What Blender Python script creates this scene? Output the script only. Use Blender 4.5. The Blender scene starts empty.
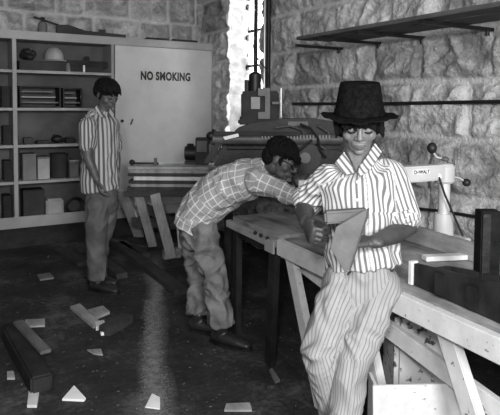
import bpy, bmesh, math, random
import numpy as np
from mathutils import Vector, Matrix, noise
random.seed(7); RS = np.random.RandomState(11)
C = bpy.context.scene.collection
SC = bpy.context.scene
PI = math.pi
V = Vector
# ------------------------------------------------------------------ camera
EYE = V((0, 0, 1.5)); YAW = math.radians(30.5); TILT = math.radians(3.0); ROLL = math.radians(0.4); FPX = 560.0
PPY = 105 + FPX*math.tan(TILT)
Fh = V((math.sin(YAW), math.cos(YAW), 0)); Rh = V((math.cos(YAW), -math.sin(YAW), 0)); Up = V((0, 0, 1))
cam = bpy.data.cameras.new('camera'); co = bpy.data.objects.new('camera', cam); C.objects.link(co); SC.camera = co
co.location = EYE
fw = (Fh*math.cos(TILT) - Up*math.sin(TILT)).normalized()
uu = (Fh*math.sin(TILT) + Up*math.cos(TILT)).normalized()
r2 = Rh*math.cos(ROLL) + uu*math.sin(ROLL); u2 = -Rh*math.sin(ROLL) + uu*math.cos(ROLL)
Mc = Matrix((r2, u2, -fw)).transposed()
co.rotation_euler = Mc.to_euler()
cam.sensor_width = 36; cam.lens = 36*FPX/500; cam.shift_y = -(207.5-PPY)/500; cam.clip_start = .05; cam.clip_end = 200
def ray(x, y):
    return r2*((x-250)/FPX) + u2*(-(y-PPY)/FPX) + fw
def P(x, y, d):                       # the point seen at x, y that stands d metres away along the floor
    r = ray(x, y); return EYE + r*(d/r.dot(Fh))
def PX(x, y, X): r = ray(x, y); return EYE + r*(X/r.x)
def PY(x, y, Y): r = ray(x, y); return EYE + r*(Y/r.y)
def PZ(x, y, z): r = ray(x, y); return EYE + r*((z-1.5)/r.z)
# ------------------------------------------------------------------ materials
def nd(nt, t, **k):
    n = nt.nodes.new(t)
    for a, b in k.items(): setattr(n, a, b)
    return n
def base_mat(name, rough=.8, spec=.3):
    m = bpy.data.materials.new(name); m.use_nodes = True; nt = m.node_tree
    b = nt.nodes['Principled BSDF']; b.inputs['Roughness'].default_value = rough
    b.inputs['Specular IOR Level'].default_value = spec
    return m, nt, b
def g3(v): return (v, v, v, 1)
def ramp(nt, fac, stops):
    r = nd(nt, 'ShaderNodeValToRGB'); e = r.color_ramp.elements
    while len(e) < len(stops): e.new(.5)
    for i, (p, v) in enumerate(stops): e[i].position = p; e[i].color = g3(v)
    nt.links.new(fac, r.inputs[0]); return r.outputs[0]
def bump(nt, b, h, strength, dist=.01):
    n = nd(nt, 'ShaderNodeBump'); n.inputs['Strength'].default_value = strength; n.inputs['Distance'].default_value = dist
    nt.links.new(h, n.inputs['Height']); nt.links.new(n.outputs[0], b.inputs['Normal'])
def coords(nt, scale=(1, 1, 1)):
    t = nd(nt, 'ShaderNodeTexCoord'); m = nd(nt, 'ShaderNodeMapping'); m.inputs['Scale'].default_value = scale
    nt.links.new(t.outputs['Object'], m.inputs[0]); return m.outputs[0]
def noise_t(nt, vec, scale, detail=4, rough=.6):
    n = nd(nt, 'ShaderNodeTexNoise'); n.inputs['Scale'].default_value = scale; n.inputs['Detail'].default_value = detail
    n.inputs['Roughness'].default_value = rough; nt.links.new(vec, n.inputs['Vector']); return n.outputs['Fac']
def mottle(name, lo, hi, scale=8, rough=.75, spec=.3, bmp=.25, metal=0, stretch=(1, 1, 1), a=.35, c=.65, bscale=None):
    m, nt, b = base_mat(name, rough, spec); v = coords(nt, stretch)
    f = noise_t(nt, v, scale); col = ramp(nt, f, [(a, lo), (c, hi)])
    nt.links.new(col, b.inputs['Base Color']); b.inputs['Metallic'].default_value = metal
    if bmp: bump(nt, b, noise_t(nt, v, bscale or scale*4), bmp)
    return m
def wood(name, lo, hi, axis='y', rough=.7, scale=6):
    st = {'x': (.12, 1, 1), 'y': (1, .12, 1), 'z': (1, 1, .12)}[axis]
    m, nt, b = base_mat(name, rough, .3); v = coords(nt, st)
    f = noise_t(nt, v, scale*5, 5, .65); v2 = coords(nt); f2 = noise_t(nt, v2, 5, 3)
    mx = nd(nt, 'ShaderNodeMath', operation='ADD'); nt.links.new(f, mx.inputs[0]); nt.links.new(f2, mx.inputs[1])
    h = nd(nt, 'ShaderNodeMath', operation='MULTIPLY'); h.inputs[1].default_value = .5; nt.links.new(mx.outputs[0], h.inputs[0])
    nt.links.new(ramp(nt, h.outputs[0], [(.36, lo), (.62, hi)]), b.inputs['Base Color'])
    bump(nt, b, f, .3, .004); return m
def speckle(name, base, spot, scale, thr=.62, rough=.6):
    m, nt, b = base_mat(name, rough, .35); v = coords(nt)
    f = noise_t(nt, v, scale, 3, .55); f2 = noise_t(nt, v, scale*.35, 3)
    c1 = ramp(nt, f, [(thr-.03, 0), (thr+.03, 1)]); c2 = ramp(nt, f2, [(.3, base*.8), (.7, base)])
    mx = nd(nt, 'ShaderNodeMix', data_type='RGBA'); nt.links.new(c1, mx.inputs[0]); nt.links.new(c2, mx.inputs[6]); mx.inputs[7].default_value = g3(spot)
    nt.links.new(mx.outputs[2], b.inputs['Base Color']); bump(nt, b, f, .15, .004); return m
def attr(nt, n): a = nd(nt, 'ShaderNodeAttribute'); a.attribute_name = n; return a.outputs['Fac']
def mth(nt, op, a, b=None, c=None):
    n = nd(nt, 'ShaderNodeMath', operation=op)
    for i, q in enumerate((a, b, c)):
        if q is None: continue
        if isinstance(q, (int, float)): n.inputs[i].default_value = q
        else: nt.links.new(q, n.inputs[i])
    return n.outputs[0]
def stripe(nt, co_, period, duty, soft=.06):
    f = mth(nt, 'FRACT', mth(nt, 'DIVIDE', co_, period)); d = mth(nt, 'ABSOLUTE', mth(nt, 'SUBTRACT', f, .5))
    return ramp(nt, d, [(duty/2-soft, 1), (duty/2+soft, 0)])     # 1 inside the line
def cloth(name, ground, line, pu=None, du=.4, pv=None, dv=.1, thin=None, rough=.9):
    m, nt, b = base_mat(name, rough, .15); u = attr(nt, 'su'); v_ = attr(nt, 'sv'); vec = coords(nt)
    f = noise_t(nt, vec, 9, 4); gcol = ramp(nt, f, [(.3, ground*.85), (.7, ground)])
    fac = None
    if pu: fac = stripe(nt, u, pu, du)
    if thin: t_ = stripe(nt, mth(nt, 'ADD', u, pu*.5), pu, thin, .04); fac = mth(nt, 'MAXIMUM', fac, t_)
    if pv: t_ = stripe(nt, v_, pv, dv); fac = mth(nt, 'MAXIMUM', fac, t_) if fac else t_
    if fac:
        mx = nd(nt, 'ShaderNodeMix', data_type='RGBA'); nt.links.new(fac, mx.inputs[0]); nt.links.new(gcol, mx.inputs[6]); mx.inputs[7].default_value = g3(line)
        gcol = mx.outputs[2]
    nt.links.new(gcol, b.inputs['Base Color']); bump(nt, b, noise_t(nt, vec, 60, 3), .2, .003); return m
M = dict(
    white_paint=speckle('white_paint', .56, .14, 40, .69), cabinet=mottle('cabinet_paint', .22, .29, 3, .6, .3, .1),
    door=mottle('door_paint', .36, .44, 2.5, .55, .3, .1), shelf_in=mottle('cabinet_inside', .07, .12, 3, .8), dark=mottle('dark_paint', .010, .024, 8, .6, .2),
    black=mottle('black_metal', .006, .014, 10, .45, .3), iron=mottle('dark_iron', .006, .016, 10, .5, .25), steel=mottle('bright_steel', .45, .6, 5, .35, .5, .05, .6, (1, 1, .2)),
    grey_metal=mottle('grey_metal', .05, .09, 8, .5, .4), saw_paint=mottle('pale_enamel', .42, .5, 4, .45, .4, .05),
    wood=wood('timber', .16, .34), wood_x=wood('timber_cross', .2, .4, 'x'), wood_z=wood('timber_upright', .2, .38, 'z'), wood_dark=wood('dark_timber', .018, .05),
    bench=wood('worn_bench_top', .09, .34, 'y', .75, 3), wood_pale=wood('pale_timber', .45, .65), plank=wood('shelf_timber', .035, .085),
    rust=speckle('rusty_enamel', .55, .06, 24, .6), black_dull=mottle('black_dull', .006, .014, 14, .9, .1),
    box=mottle('grey_card', .11, .16, 5), box_pale=mottle('pale_card', .24, .33, 5), box_dark=mottle('dark_box', .02, .035, 5), paper=mottle('white_paper', .7, .8, 5, .8),
    skin_lit=mottle('brown_skin_lit', .11, .16, 20, .42, .5, .15, bscale=120), skin_dark=mottle('dark_skin', .06, .085, 20, .5, .4, .1), skin_arm_shaded=mottle('arm_skin_shaded', .032, .05, 20, .5, .4, .1),  # front man's face tone painted lit, his arm tone painted shaded
    lip=mottle('lips', .075, .1, 30, .4), hair=mottle('black_hair', .003, .008, 60, .6, .12, .8, stretch=(1, 1, .25)),
    felt=mottle('black_felt', .004, .010, 60, 1.0, .02, .6), band=mottle('hat_band', .005, .009, 10, .8, .1),
    shirt1=cloth('striped_shirt_cloth', .13, .46, .0175, .58), shirt3=cloth('striped_cotton', .09, .38, .029, .5),
    shirt2=cloth('checked_cloth', .27, .60, .046, .07, .046, .07), trous1=cloth('striped_trouser_cloth', .29, .16, .015, .28),
    trous2=mottle('denim', .075, .18, 7, .95, .1, .4, bscale=90), trous3=mottle('grey_trouser_cloth', .06, .12, 6, .95, .1, .3, bscale=90), leather=mottle('black_leather', .01, .02, 10, .4, .5),
    column_steel=mottle('polished_column', .6, .7, 3, .3, .6, .02, .35, (1, 1, .1)),
    wood_mid=wood('weathered_timber', .06, .13), 
    lens=mottle('lens_glass', .05, .06, 5, .1, .5, 0),
    board=mottle('sanded_wood', .085, .125, 10, .7, .2), chalk=mottle('sawdust', .08, .18, 20, .95), glassf=mottle('spectacle_frame', .01, .015, 10, .3))
# ------------------------------------------------------------------ mesh helper
def frame(d):
    d = d.normalized(); a = V((0, 0, 1)) if abs(d.z) < .95 else V((1, 0, 0))
    s = d.cross(a).normalized(); return s, s.cross(d).normalized(), d
class MB:
    def __init__(s): s.v = []; s.f = []
    def add(s, vs, fs):
        o = len(s.v); s.v += [V(p) for p in vs]; s.f += [tuple(i+o for i in f) for f in fs]; return s
    def box(s, c, size, rot=None):
        c = V(c); h = V(size)/2; vs = []
        for x in (-1, 1):
            for y in (-1, 1):
                for z in (-1, 1):
                    p = V((x*h.x, y*h.y, z*h.z))
                    if rot is not None: p = rot @ p
                    vs.append(c+p)
        return s.add(vs, [(0, 1, 3, 2), (4, 6, 7, 5), (0, 4, 5, 1), (2, 3, 7, 6), (0, 2, 6, 4), (1, 5, 7, 3)])
    def bb(s, a, b): a = V(a); b = V(b); return s.box((a+b)/2, [abs(q) for q in (b-a)])
    def bar(s, p, q, w, h, side=None):           # w along side, h along the other
        p = V(p); q = V(q); d = (q-p).normalized()
        if side is None: sd, up, d = frame(d)
        else: up = d.cross(V(side)).normalized(); sd = up.cross(d).normalized()
        vs = [c + sd*(w/2*i) + up*(h/2*j) for c in (p, q) for i, j in ((-1, -1), (1, -1), (1, 1), (-1, 1))]
        return s.add(vs, [(3, 2, 1, 0), (4, 5, 6, 7), (0, 1, 5, 4), (1, 2, 6, 5), (2, 3, 7, 6), (3, 0, 4, 7)])
    def cyl(s, p, q, r, r1=None, n=20):
        p = V(p); q = V(q); r1 = r if r1 is None else r1; a, b, d = frame(q-p)
        vs = [c + (a*math.cos(2*PI*i/n)+b*math.sin(2*PI*i/n))*rr for c, rr in ((p, r), (q, r1)) for i in range(n)]
        fs = [(i, (i+1) % n, n+(i+1) % n, n+i) for i in range(n)] + [tuple(range(n-1, -1, -1)), tuple(range(n, 2*n))]
        return s.add(vs, fs)
    def ell(s, c, r, rot=None, n=20, k=12):
        c = V(c); vs = [V((0, 0, 1))]
        for j in range(1, k):
            t = PI*j/k
            for i in range(n): vs.append(V((math.sin(t)*math.cos(2*PI*i/n), math.sin(t)*math.sin(2*PI*i/n), math.cos(t))))
        vs.append(V((0, 0, -1))); r = (r, r, r) if isinstance(r, (int, float)) else r
        out = []
        for p in vs:
            p = V((p.x*r[0], p.y*r[1], p.z*r[2]))
            if rot is not None: p = rot @ p
            out.append(c+p)
        fs = [(0, 1+i, 1+(i+1) % n) for i in range(n)]
        for j in range(k-2):
            for i in range(n): fs.append((1+j*n+i, 1+(j+1)*n+i, 1+(j+1)*n+(i+1) % n, 1+j*n+(i+1) % n))
        L = len(vs)-1; fs += [(L, 1+(k-2)*n+(i+1) % n, 1+(k-2)*n+i) for i in range(n)]
        return s.add(out, fs)
    def tube(s, pts, r, n=12):                  # round tube through points
        pts = [V(p) for p in pts]; rs = r if isinstance(r, (list, tuple)) else [r]*len(pts)
        return s.etube([(p, q, q) for p, q in zip(pts, rs)], None, n, round_=False)
    def etube(s, path, side=None, n=22, round_=True):
        path = [(V(p), a, b) for p, a, b in path]
        if round_:
            (p0, a0, b0), (p1, _, _) = path[0], path[1]; d = (p0-p1).normalized()
            pre = [(p0+d*min(a0, b0)*math.sin(t), a0*math.cos(t), b0*math.cos(t)) for t in (1.4, 1.0, .5)]
            (q0, a1, b1), (q1, _, _) = path[-1], path[-2]; e = (q0-q1).normalized()
            post = [(q0+e*min(a1, b1)*math.sin(t), a1*math.cos(t), b1*math.cos(t)) for t in (.5, 1.0, 1.4)]
            path = pre+path+post
        vs = []; fs = []; prev = None
        for i, (p, a, b) in enumerate(path):
            d = (path[min(i+1, len(path)-1)][0]-path[max(i-1, 0)][0]).normalized()
            if side is not None: sd = V(side)
            elif prev is None: sd = frame(d)[0]
            else: sd = prev
            sd = (sd - d*sd.dot(d)).normalized(); up = d.cross(sd); prev = sd
            for k in range(n):
                t = 2*PI*k/n; vs.append(p+sd*(a*math.cos(t))+up*(b*math.sin(t)))
        for i in range(len(path)-1):
            for k in range(n): fs.append((i*n+k, i*n+(k+1) % n, (i+1)*n+(k+1) % n, (i+1)*n+k))
        fs += [tuple(range(n-1, -1, -1)), tuple(range((len(path)-1)*n, len(path)*n))]
        return s.add(vs, fs)
    def prism(s, poly, ext):                    # polygon of 3D points pushed along ext
        n = len(poly); e = V(ext); vs = [V(p) for p in poly]+[V(p)+e for p in poly]
        return s.add(vs, [tuple(range(n-1, -1, -1)), tuple(range(n, 2*n))]+[(i, (i+1) % n, n+(i+1) % n, n+i) for i in range(n)])
    def lathe(s, base, prof, n=28, axis=None, ax=1, ay=1):
        base = V(base); a, b, d = (V((1, 0, 0)), V((0, 1, 0)), V((0, 0, 1))) if axis is None else axis
        vs = []; fs = []
        for r, z in prof:
            for k in range(n): t = 2*PI*k/n; vs.append(base+a*(r*ax*math.cos(t))+b*(r*ay*math.sin(t))+d*z)
        for i in range(len(prof)-1):
            for k in range(n): fs.append((i*n+k, i*n+(k+1) % n, (i+1)*n+(k+1) % n, (i+1)*n+k))
        fs += [tuple(range(n-1, -1, -1)), tuple(range((len(prof)-1)*n, len(prof)*n))]
        return s.add(vs, fs)
    def build(s, name, m, parent=None, bevel=0, smooth=None, fix=True):
        me = bpy.data.meshes.new(name); lo = [min(p[i] for p in s.v) for i in range(3)]; hi = [max(p[i] for p in s.v) for i in range(3)]
        if parent is None: org = V(((lo[0]+hi[0])/2, (lo[1]+hi[1])/2, lo[2]))
        else: org = wloc(parent)
        me.from_pydata([tuple(p-org) for p in s.v], [], s.f)
        o = bpy.data.objects.new(name, me); C.objects.link(o)
        if parent is None: o.location = org
        else: o.parent = parent
        if fix:
            bm = bmesh.new(); bm.from_mesh(me); bmesh.ops.recalc_face_normals(bm, faces=bm.faces)
            if bevel: bmesh.ops.bevel(bm, geom=[e for e in bm.edges if len(e.link_faces) == 2 and e.calc_face_angle(0) > .6], offset=bevel, segments=2, affect='EDGES', clamp_overlap=True)
            bm.to_mesh(me); bm.free()
        if smooth is None or smooth: me.polygons.foreach_set('use_smooth', [True]*len(me.polygons))
        if smooth is None: me.set_sharp_from_angle(angle=.6)
        me.materials.append(M[m] if isinstance(m, str) else m); return o
def wloc(o):
    l = V(o.location)
    while o.parent: o = o.parent; l += V(o.location)
    return l
def tag(o, label=None, cat=None, group=None, kind=None):
    for k, v in (('label', label), ('category', cat), ('group', group), ('kind', kind)):
        if v: o[k] = v
    return o
def thing(name, label, cat, loc, group=None):
    o = bpy.data.objects.new(name, None); C.objects.link(o); o.location = loc; o.empty_display_size = .1; return tag(o, label, cat, group)
def struct(o): o['kind'] = 'structure'; return o
# ------------------------------------------------------------------ noise on grids
def vnoise(u, v, seed):
    r = np.random.RandomState(seed); T = r.rand(64, 64); ui = np.floor(u).astype(int); vi = np.floor(v).astype(int)
    fu = u-ui; fv = v-vi; fu = fu*fu*(3-2*fu); fv = fv*fv*(3-2*fv)
    g = lambda a, b: T[a % 64, b % 64]
    return (g(ui, vi)*(1-fu)+g(ui+1, vi)*fu)*(1-fv)+(g(ui, vi+1)*(1-fu)+g(ui+1, vi+1)*fu)*fv
def fbm(u, v, seed, o=4, ridge=False):
    t = 0; a = .5
    for k in range(o):
        n = vnoise(u*2**k+k*7.3, v*2**k+k*3.1, seed+k)
        t = t+a*(1-abs(2*n-1) if ridge else n); a *= .5
    return t
def stone_wall(name, org, ud, vd, nrm, L, H, courses, cuts, seed, hole=None, res=.014, relief=.05):
    org = V(org); nu = int(L/res); nv = int(H/res)
    U, Vv = np.meshgrid(np.linspace(0, L, nu+1), np.linspace(0, H, nv+1), indexing='ij')
    wu = U+.035*(fbm(U*2.2, Vv*2.2, seed+20)-.5); wv = Vv+.04*(fbm(U*1.7, Vv*1.7, seed+30)-.5)
    row = np.searchsorted(courses, wv); d = np.full(U.shape, 9.); bid = row*50.0
    cs = [-9]+list(courses)+[99]
    for c in courses: d = np.minimum(d, abs(wv-c))
    for r in range(len(courses)+1):
        cu = cuts(r); m = row == r; idx = np.searchsorted(cu, wu[m]); dd = np.full(idx.shape, 9.)
        for c in cu: dd = np.minimum(dd, abs(wu[m]-c))
        d[m] = np.minimum(d[m], dd); bid[m] += idx
    tone = (np.sin(bid*12.9898)*43758.5453) % 1.0
    skx = U+Vv*(tone-.5)*1.6
    n1 = fbm(skx*4+tone*31, Vv*4+tone*17, seed+1, 4, True); n2 = fbm(U*22, Vv*22, seed+9, 3); dg = U*.8+Vv*(.9 if seed != 80 else -.2)+.25*fbm(U*2, Vv*2, seed+44); n3 = fbm(dg*9+tone*7, (Vv-U*.5)*3, seed+5, 4, True)
    edge = 1-np.exp(-(d/.035)**2)
    h = edge*(relief*(n1-.35)*2.3+.060*(n3-.5)+.020*(n2-.5)+.012)
    w = .014+.010*fbm(U*6, Vv*6, seed+3)
    rib = np.exp(-(d/w)**4); h = h*(1-rib)+rib*.016
    N = V(nrm); keep = np.ones((nu, nv), bool)
    if hole:
        uc = (U[:-1, :-1]+U[1:, 1:])/2; vc = (Vv[:-1, :-1]+Vv[1:, 1:])/2
        keep = ~((uc > hole[0]) & (uc < hole[1]) & (vc > hole[2]) & (vc < hole[3]))
    pts = np.array(org)[None, None]+U[..., None]*np.array(V(ud))+Vv[..., None]*np.array(V(vd))+h[..., None]*np.array(N)
    idx = np.arange((nu+1)*(nv+1)).reshape(nu+1, nv+1)
    q = np.stack([idx[:-1, :-1], idx[1:, :-1], idx[1:, 1:], idx[:-1, 1:]], -1)[keep]
    me = bpy.data.meshes.new(name); me.from_pydata(pts.reshape(-1, 3), [], q.tolist()); me.polygons.foreach_set('use_smooth', [True]*len(me.polygons))
    for nm, arr in (('mortar', rib), ('tone', tone), ('pit', n1*.6+n2*.4)):
        a = me.attributes.new(nm, 'FLOAT', 'POINT'); a.data.foreach_set('value', arr.reshape(-1).astype(np.float32))
    o = bpy.data.objects.new(name, me); C.objects.link(o); me.materials.append(M['stone']); return struct(o)
def stone_mat():
    m, nt, b = base_mat('rough_stone', .6, .5); v = coords(nt)
    f = noise_t(nt, v, 7, 6, .7); f2 = noise_t(nt, v, 40, 4, .7); t = attr(nt, 'tone'); mo = attr(nt, 'mortar'); pit = attr(nt, 'pit')
    s = mth(nt, 'ADD', mth(nt, 'MULTIPLY', f, .5), mth(nt, 'MULTIPLY', f2, .2)); s = mth(nt, 'ADD', s, mth(nt, 'MULTIPLY', t, .15)); s = mth(nt, 'ADD', s, mth(nt, 'MULTIPLY', pit, .25))
    c = ramp(nt, s, [(.40, .13), (.55, .34), (.70, .70)])
    mx = nd(nt, 'ShaderNodeMix', data_type='RGBA'); nt.links.new(mth(nt, 'MULTIPLY', mo, .8), mx.inputs[0]); nt.links.new(c, mx.inputs[6]); mx.inputs[7].default_value = g3(.6)
    nt.links.new(mx.outputs[2], b.inputs['Base Color']); bump(nt, b, mth(nt, 'ADD', f, f2), 1.0, .03); return m
M['stone'] = stone_mat()
# ------------------------------------------------------------------ setting
WX = 3.1; BY = 6.55; LX = -2.8; FY = -1.6; CZ = 3.5
WY0, WY1, WZ0, WZ1 = 4.98, 5.72, 1.0, 3.05
cr = [.12, .5, .90, 1.285, 1.673, 2.01, 2.38, 2.76, 3.14]
def cuts_r(r):
    fixed = {5: [2.277, 2.844, 3.33, 3.9, 4.4, 5.9], 4: [1.9, 2.42, 2.95, 3.5, 4.05, 4.6, 5.95], 6: [2.1, 2.7, 3.15, 3.8, 4.3, 4.8], 3: [1.5, 2.15, 2.75, 3.3, 3.9, 4.5]}
    q = fixed.get(r) or list(np.cumsum(np.random.RandomState(r+3).uniform(.42, .66, 14)))
    q = [k for k in q]; lo = q[0]
    while lo > -1: lo -= .53; q.insert(0, lo)
    while q[-1] < BY: q.append(q[-1]+.5)
    return np.array(q)-FY
stone_wall('wall_right', (WX, FY, 0), (0, 1, 0), (0, 0, 1), (-1, 0, 0), BY-FY, CZ, cr, cuts_r, 40, (WY0-FY, WY1-FY, WZ0, WZ1), res=.013)
stone_wall('wall_back', (LX, BY, 0), (1, 0, 0), (0, 0, 1), (0, -1, 0), WX-LX, CZ, [.3, .62, 1, 1.4, 1.8, 2.15, 2.5, 2.9, 3.2], lambda r: np.cumsum(np.random.RandomState(r+60).uniform(.3, .6, 16)), 80, res=.02, relief=.07)
# window opening: rough jambs, sill, lintel
def jamb(name, org, ud, vd, nrm, L, H, seed):
    o = stone_wall(name, org, ud, vd, nrm, L, H, [x for x in (.3, .62, .95, 1.3, 1.65, 1.95)] if H > 1 else [], lambda r: np.array([9.]), seed, res=.014, relief=.06); o.data.materials.clear(); o.data.materials.append(M['sunlit_stone']); return o
M['sunlit_stone'] = mottle('sunlit_stone', .6, .8, 6)  # stone jambs, with sunlight painted into their pale colour
jamb('trim_1', (WX-.02, WY1+.012, WZ0-.02), (1, 0, 0), (0, 0, 1), (0, -1, 0), .55, WZ1-WZ0+.04, 5)
jamb('trim_2', (WX-.02, WY0-.012, WZ0-.02), (1, 0, 0), (0, 0, 1), (0, 1, 0), .55, WZ1-WZ0+.04, 6)
jamb('trim_3', (WX-.02, WY0, WZ0), (1, 0, 0), (0, 1, 0), (0, 0, 1), .55, WY1-WY0, 8)
jamb('trim_4', (WX-.02, WY0, WZ1), (1, 0, 0), (0, 1, 0), (0, 0, -1), .55, WY1-WY0, 9)
w = MB(); gx = WX+.22
for y in (WY0+.02, WY1-.02, (WY0+WY1)/2+.17): w.bb((gx-.02, y-.017, WZ0), (gx+.02, y+.017, WZ1))
for z in (WZ0+.02, 1.45, 1.95, 2.35, 2.72, WZ1-.02): w.bb((gx-.015, WY0, z-.014), (gx+.015, WY1, z+.014))
wf = struct(w.build('window_1', 'iron'))
gm, nt, b = base_mat('window_glass', .03, .5); b.inputs['Transmission Weight'].default_value = 1; b.inputs['IOR'].default_value = 1.01
MB().bb((gx-.002, WY0, WZ0), (gx+.002, WY1, WZ1)).build('window_pane', gm, wf)
# floor
m, nt, b = base_mat('dirty_floor', .85, .25); v = coords(nt); f = noise_t(nt, v, 2.2, 7, .7); f2 = noise_t(nt, v, 30, 4, .7); s = mth(nt, 'ADD', mth(nt, 'MULTIPLY', f, .7), mth(nt, 'MULTIPLY', f2, .3))
fc = ramp(nt, s, [(.38, .010), (.52, .028), (.66, .10)])
# dust trodden into the floor along the trail
d0 = PZ(157, 250, 0); d1 = PZ(154, 412, 0); geo = nd(nt, 'ShaderNodeNewGeometry')
dd = (d1-d0); dl = dd.length; dd.normalize(); nn = V((dd.y, -dd.x, 0))
def dot(vv, off):
    vm = nd(nt, 'ShaderNodeVectorMath', operation='DOT_PRODUCT'); nt.links.new(geo.outputs['Position'], vm.inputs[0]); vm.inputs[1].default_value = vv
    return mth(nt, 'SUBTRACT', vm.outputs['Value'], off)
al = dot(dd, dd.dot(d0)); ac = dot(nn, nn.dot(d0)); wob = noise_t(nt, v, 1.6, 4); fine = noise_t(nt, v, 70, 4, .85)
acs = mth(nt, 'ABSOLUTE', mth(nt, 'ADD', ac, mth(nt, 'MULTIPLY', mth(nt, 'SUBTRACT', wob, .5), .22)))
k1 = ramp(nt, mth(nt, 'DIVIDE', acs, .095), [(.15, 1), (1.0, 0)]); k2 = ramp(nt, mth(nt, 'DIVIDE', al, dl+.4), [(.0, 0), (.12, 1)])
k3 = ramp(nt, fine, [(.42, .08), (.60, .8)]); kk = mth(nt, 'MULTIPLY', mth(nt, 'MULTIPLY', k1, k2), k3)
mx = nd(nt, 'ShaderNodeMix', data_type='RGBA'); nt.links.new(kk, mx.inputs[0]); nt.links.new(fc, mx.inputs[6]); mx.inputs[7].default_value = g3(.27)
nt.links.new(mx.outputs[2], b.inputs['Base Color']); bump(nt, b, mth(nt, 'ADD', f, f2), .5, .02); M['floor'] = m
struct(MB().bb((LX-.2, FY-.2, -.1), (WX+.25, BY+.3, 0)).build('floor', 'floor'))
plaster = mottle('limewash', .3, .4, 3); M['limewash'] = plaster
struct(MB().bb((LX-.2, FY-.2, CZ), (WX+.3, BY+.3, CZ+.1)).build('ceiling', 'limewash'))
struct(MB().bb((LX-.2, FY-.2, 0), (LX, BY+.2, CZ)).build('wall_left', 'limewash'))
# ------------------------------------------------------------------ wall shelf, pipes
sh = thing('wall_shelf', 'long dark plank shelf high on the stone wall on iron rod brackets', 'shelf', (2.7, 2.0, 1.97))
for i, (a, b_, z) in enumerate(((2.46, 2.595, 2.005), (2.605, 2.74, 2.002), (2.75, 2.88, 2.006))): MB().bb((a, .2, z-.012), (b_, 3.50-.05*i, z+.013)).build('plank', 'plank', sh, .003)
for y in (3.70, 3.23, 2.80, 2.27, 1.7, 1.1):
    q = MB().bar((2.45 if y < 3.6 else 2.6, y, 1.978), (3.12, y, 1.978), .022, .022, (0, 1, 0)); q.cyl((3.04, y, 1.978), (3.04, y, 1.94), .013); q.build('bracket', 'black', sh)
pp = MB(); pts = [(WX-.07, 4.35, 1.515), (WX-.075, 3.3, 1.515), (WX-.07, 2.2, 1.53), (WX-.07, 0, 1.535)]; pp.tube(pts, .013)
tag(pp.build('pipe', 'black'), 'thin dark pipe running level along the stone wall behind the man in the hat', 'pipe')
for y in (): pass
tag(MB().tube([PX(400, 207, WX-.09), PX(440, 211, WX-.09), PX(478, 217, WX-.09)], .011).build('pipe', 'black'), 'lower thin dark pipe low on the stone wall behind the column of the pale saw', 'pipe')
# conduits by the window
cx = WX-.09
for x, r, m_, lab in ((256.5, .014, 'iron', 'dark vertical conduit nearest the window edge'), (264.6, .014, 'steel', 'thin bright vertical pipe between two dark conduits beside the window'), (268.5, .022, 'iron', 'dark vertical conduit furthest from the window, against the stone wall')):
    p = PX(x, 40, cx); tag(MB().cyl((cx, p.y, 1.0), (cx, p.y, CZ-.02), r, n=14).build('conduit', m_), lab, 'pipe', None)
cbl = [PX(x, y, cx-.06) for x, y in ((252, 5), (252, 38), (254, 52), (260, 62), (267, 70), (270, 85))]
tag(MB().tube(cbl, .006, 8).build('cable', 'black'), 'thin black cable hanging down across the conduits by the window', 'cable')
# ------------------------------------------------------------------ cabinet
CY = 6.1; cab = thing('storage_cabinet', 'tall pale wooden cabinet with open shelves and a plain door', 'cabinet', (1.9, 6.3, 0))
x0, xm, x1 = .2, .83, 3.075; xd = 1.85; top = 2.235
k = MB().bb((x0, CY+.08, 0), (x1, 6.46, .22)); k.build('plinth', 'dark', cab)
MB().bb((x0, CY, .22), (x1, CY+.03, .335)).bb((x0, CY+.03, .22), (x1, 6.46, .27)).build('bottom_board', 'cabinet', cab, .003)
MB().bb((x0, CY-.01, top-.085), (x1+.012, 6.46, top)).build('top_board', 'cabinet', cab, .003)
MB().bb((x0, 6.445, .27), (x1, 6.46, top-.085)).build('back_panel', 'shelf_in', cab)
for a, b_ in ((xm-.02, xm+.02), (xd-.03, xd), (x1-.03, x1), (x0, x0+.03)): MB().bb((a, CY, .27), (b_, 6.445, top-.085)).build('side_panel', 'cabinet', cab, .002)
SZ = [1.84, 1.455, 1.075, .70]
for z in SZ:
    MB().bb((xm+.02, CY+.005, z-.028), (xd-.03, 6.445, z)).build('shelf', 'cabinet', cab, .002)
    MB().bb((x0+.03, CY+.005, z-.028), (xm-.02, 6.445, z)).build('shelf', 'cabinet', cab, .002)
dr = MB().bb((xd+.004, CY-.022, .34), (x1-.035, CY-.002, top-.09)).build('door', 'door', cab, .002)
MB().bb((x1-.033, CY-.03, .33), (x1+.012, CY, top-.085)).build('door_frame', 'cabinet', cab, .002)
q = PY(132, 122, CY-.03); MB().bar(q+V((-.015, 0, -.03)), q+V((.01, 0, .035)), .02, .016).build('handle', 'grey_metal', dr, .003)
q = PY(122, 121, CY-.02); MB().cyl(q+V((0, -.012, 0)), q+V((0, .01, 0)), .018).build('lock', 'black', dr)
tc = bpy.data.curves.new('lettering', 'FONT'); tc.body = 'NO SMOKING'; tc.size = .128; tc.extrude = .001; tc.offset = .006; tc.space_character = 1.1; tc.align_x = 'CENTER'
to = bpy.data.objects.new('tmp', tc); C.objects.link(to); bpy.context.view_layer.update()
me = bpy.data.meshes.new_from_object(to.evaluated_get(bpy.context.evaluated_depsgraph_get())); bpy.data.objects.remove(to)
lt = bpy.data.objects.new('lettering', me); C.objects.link(lt); lt.parent = dr; lt['label'] = 'black NO SMOKING lettering'
a = PY(140, 76, CY); b_ = PY(189.5, 76, CY); wd = max(v_.co.x for v_ in me.vertices)-min(v_.co.x for v_ in me.vertices)
me.materials.clear(); me.materials.append(M['black'])
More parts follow.
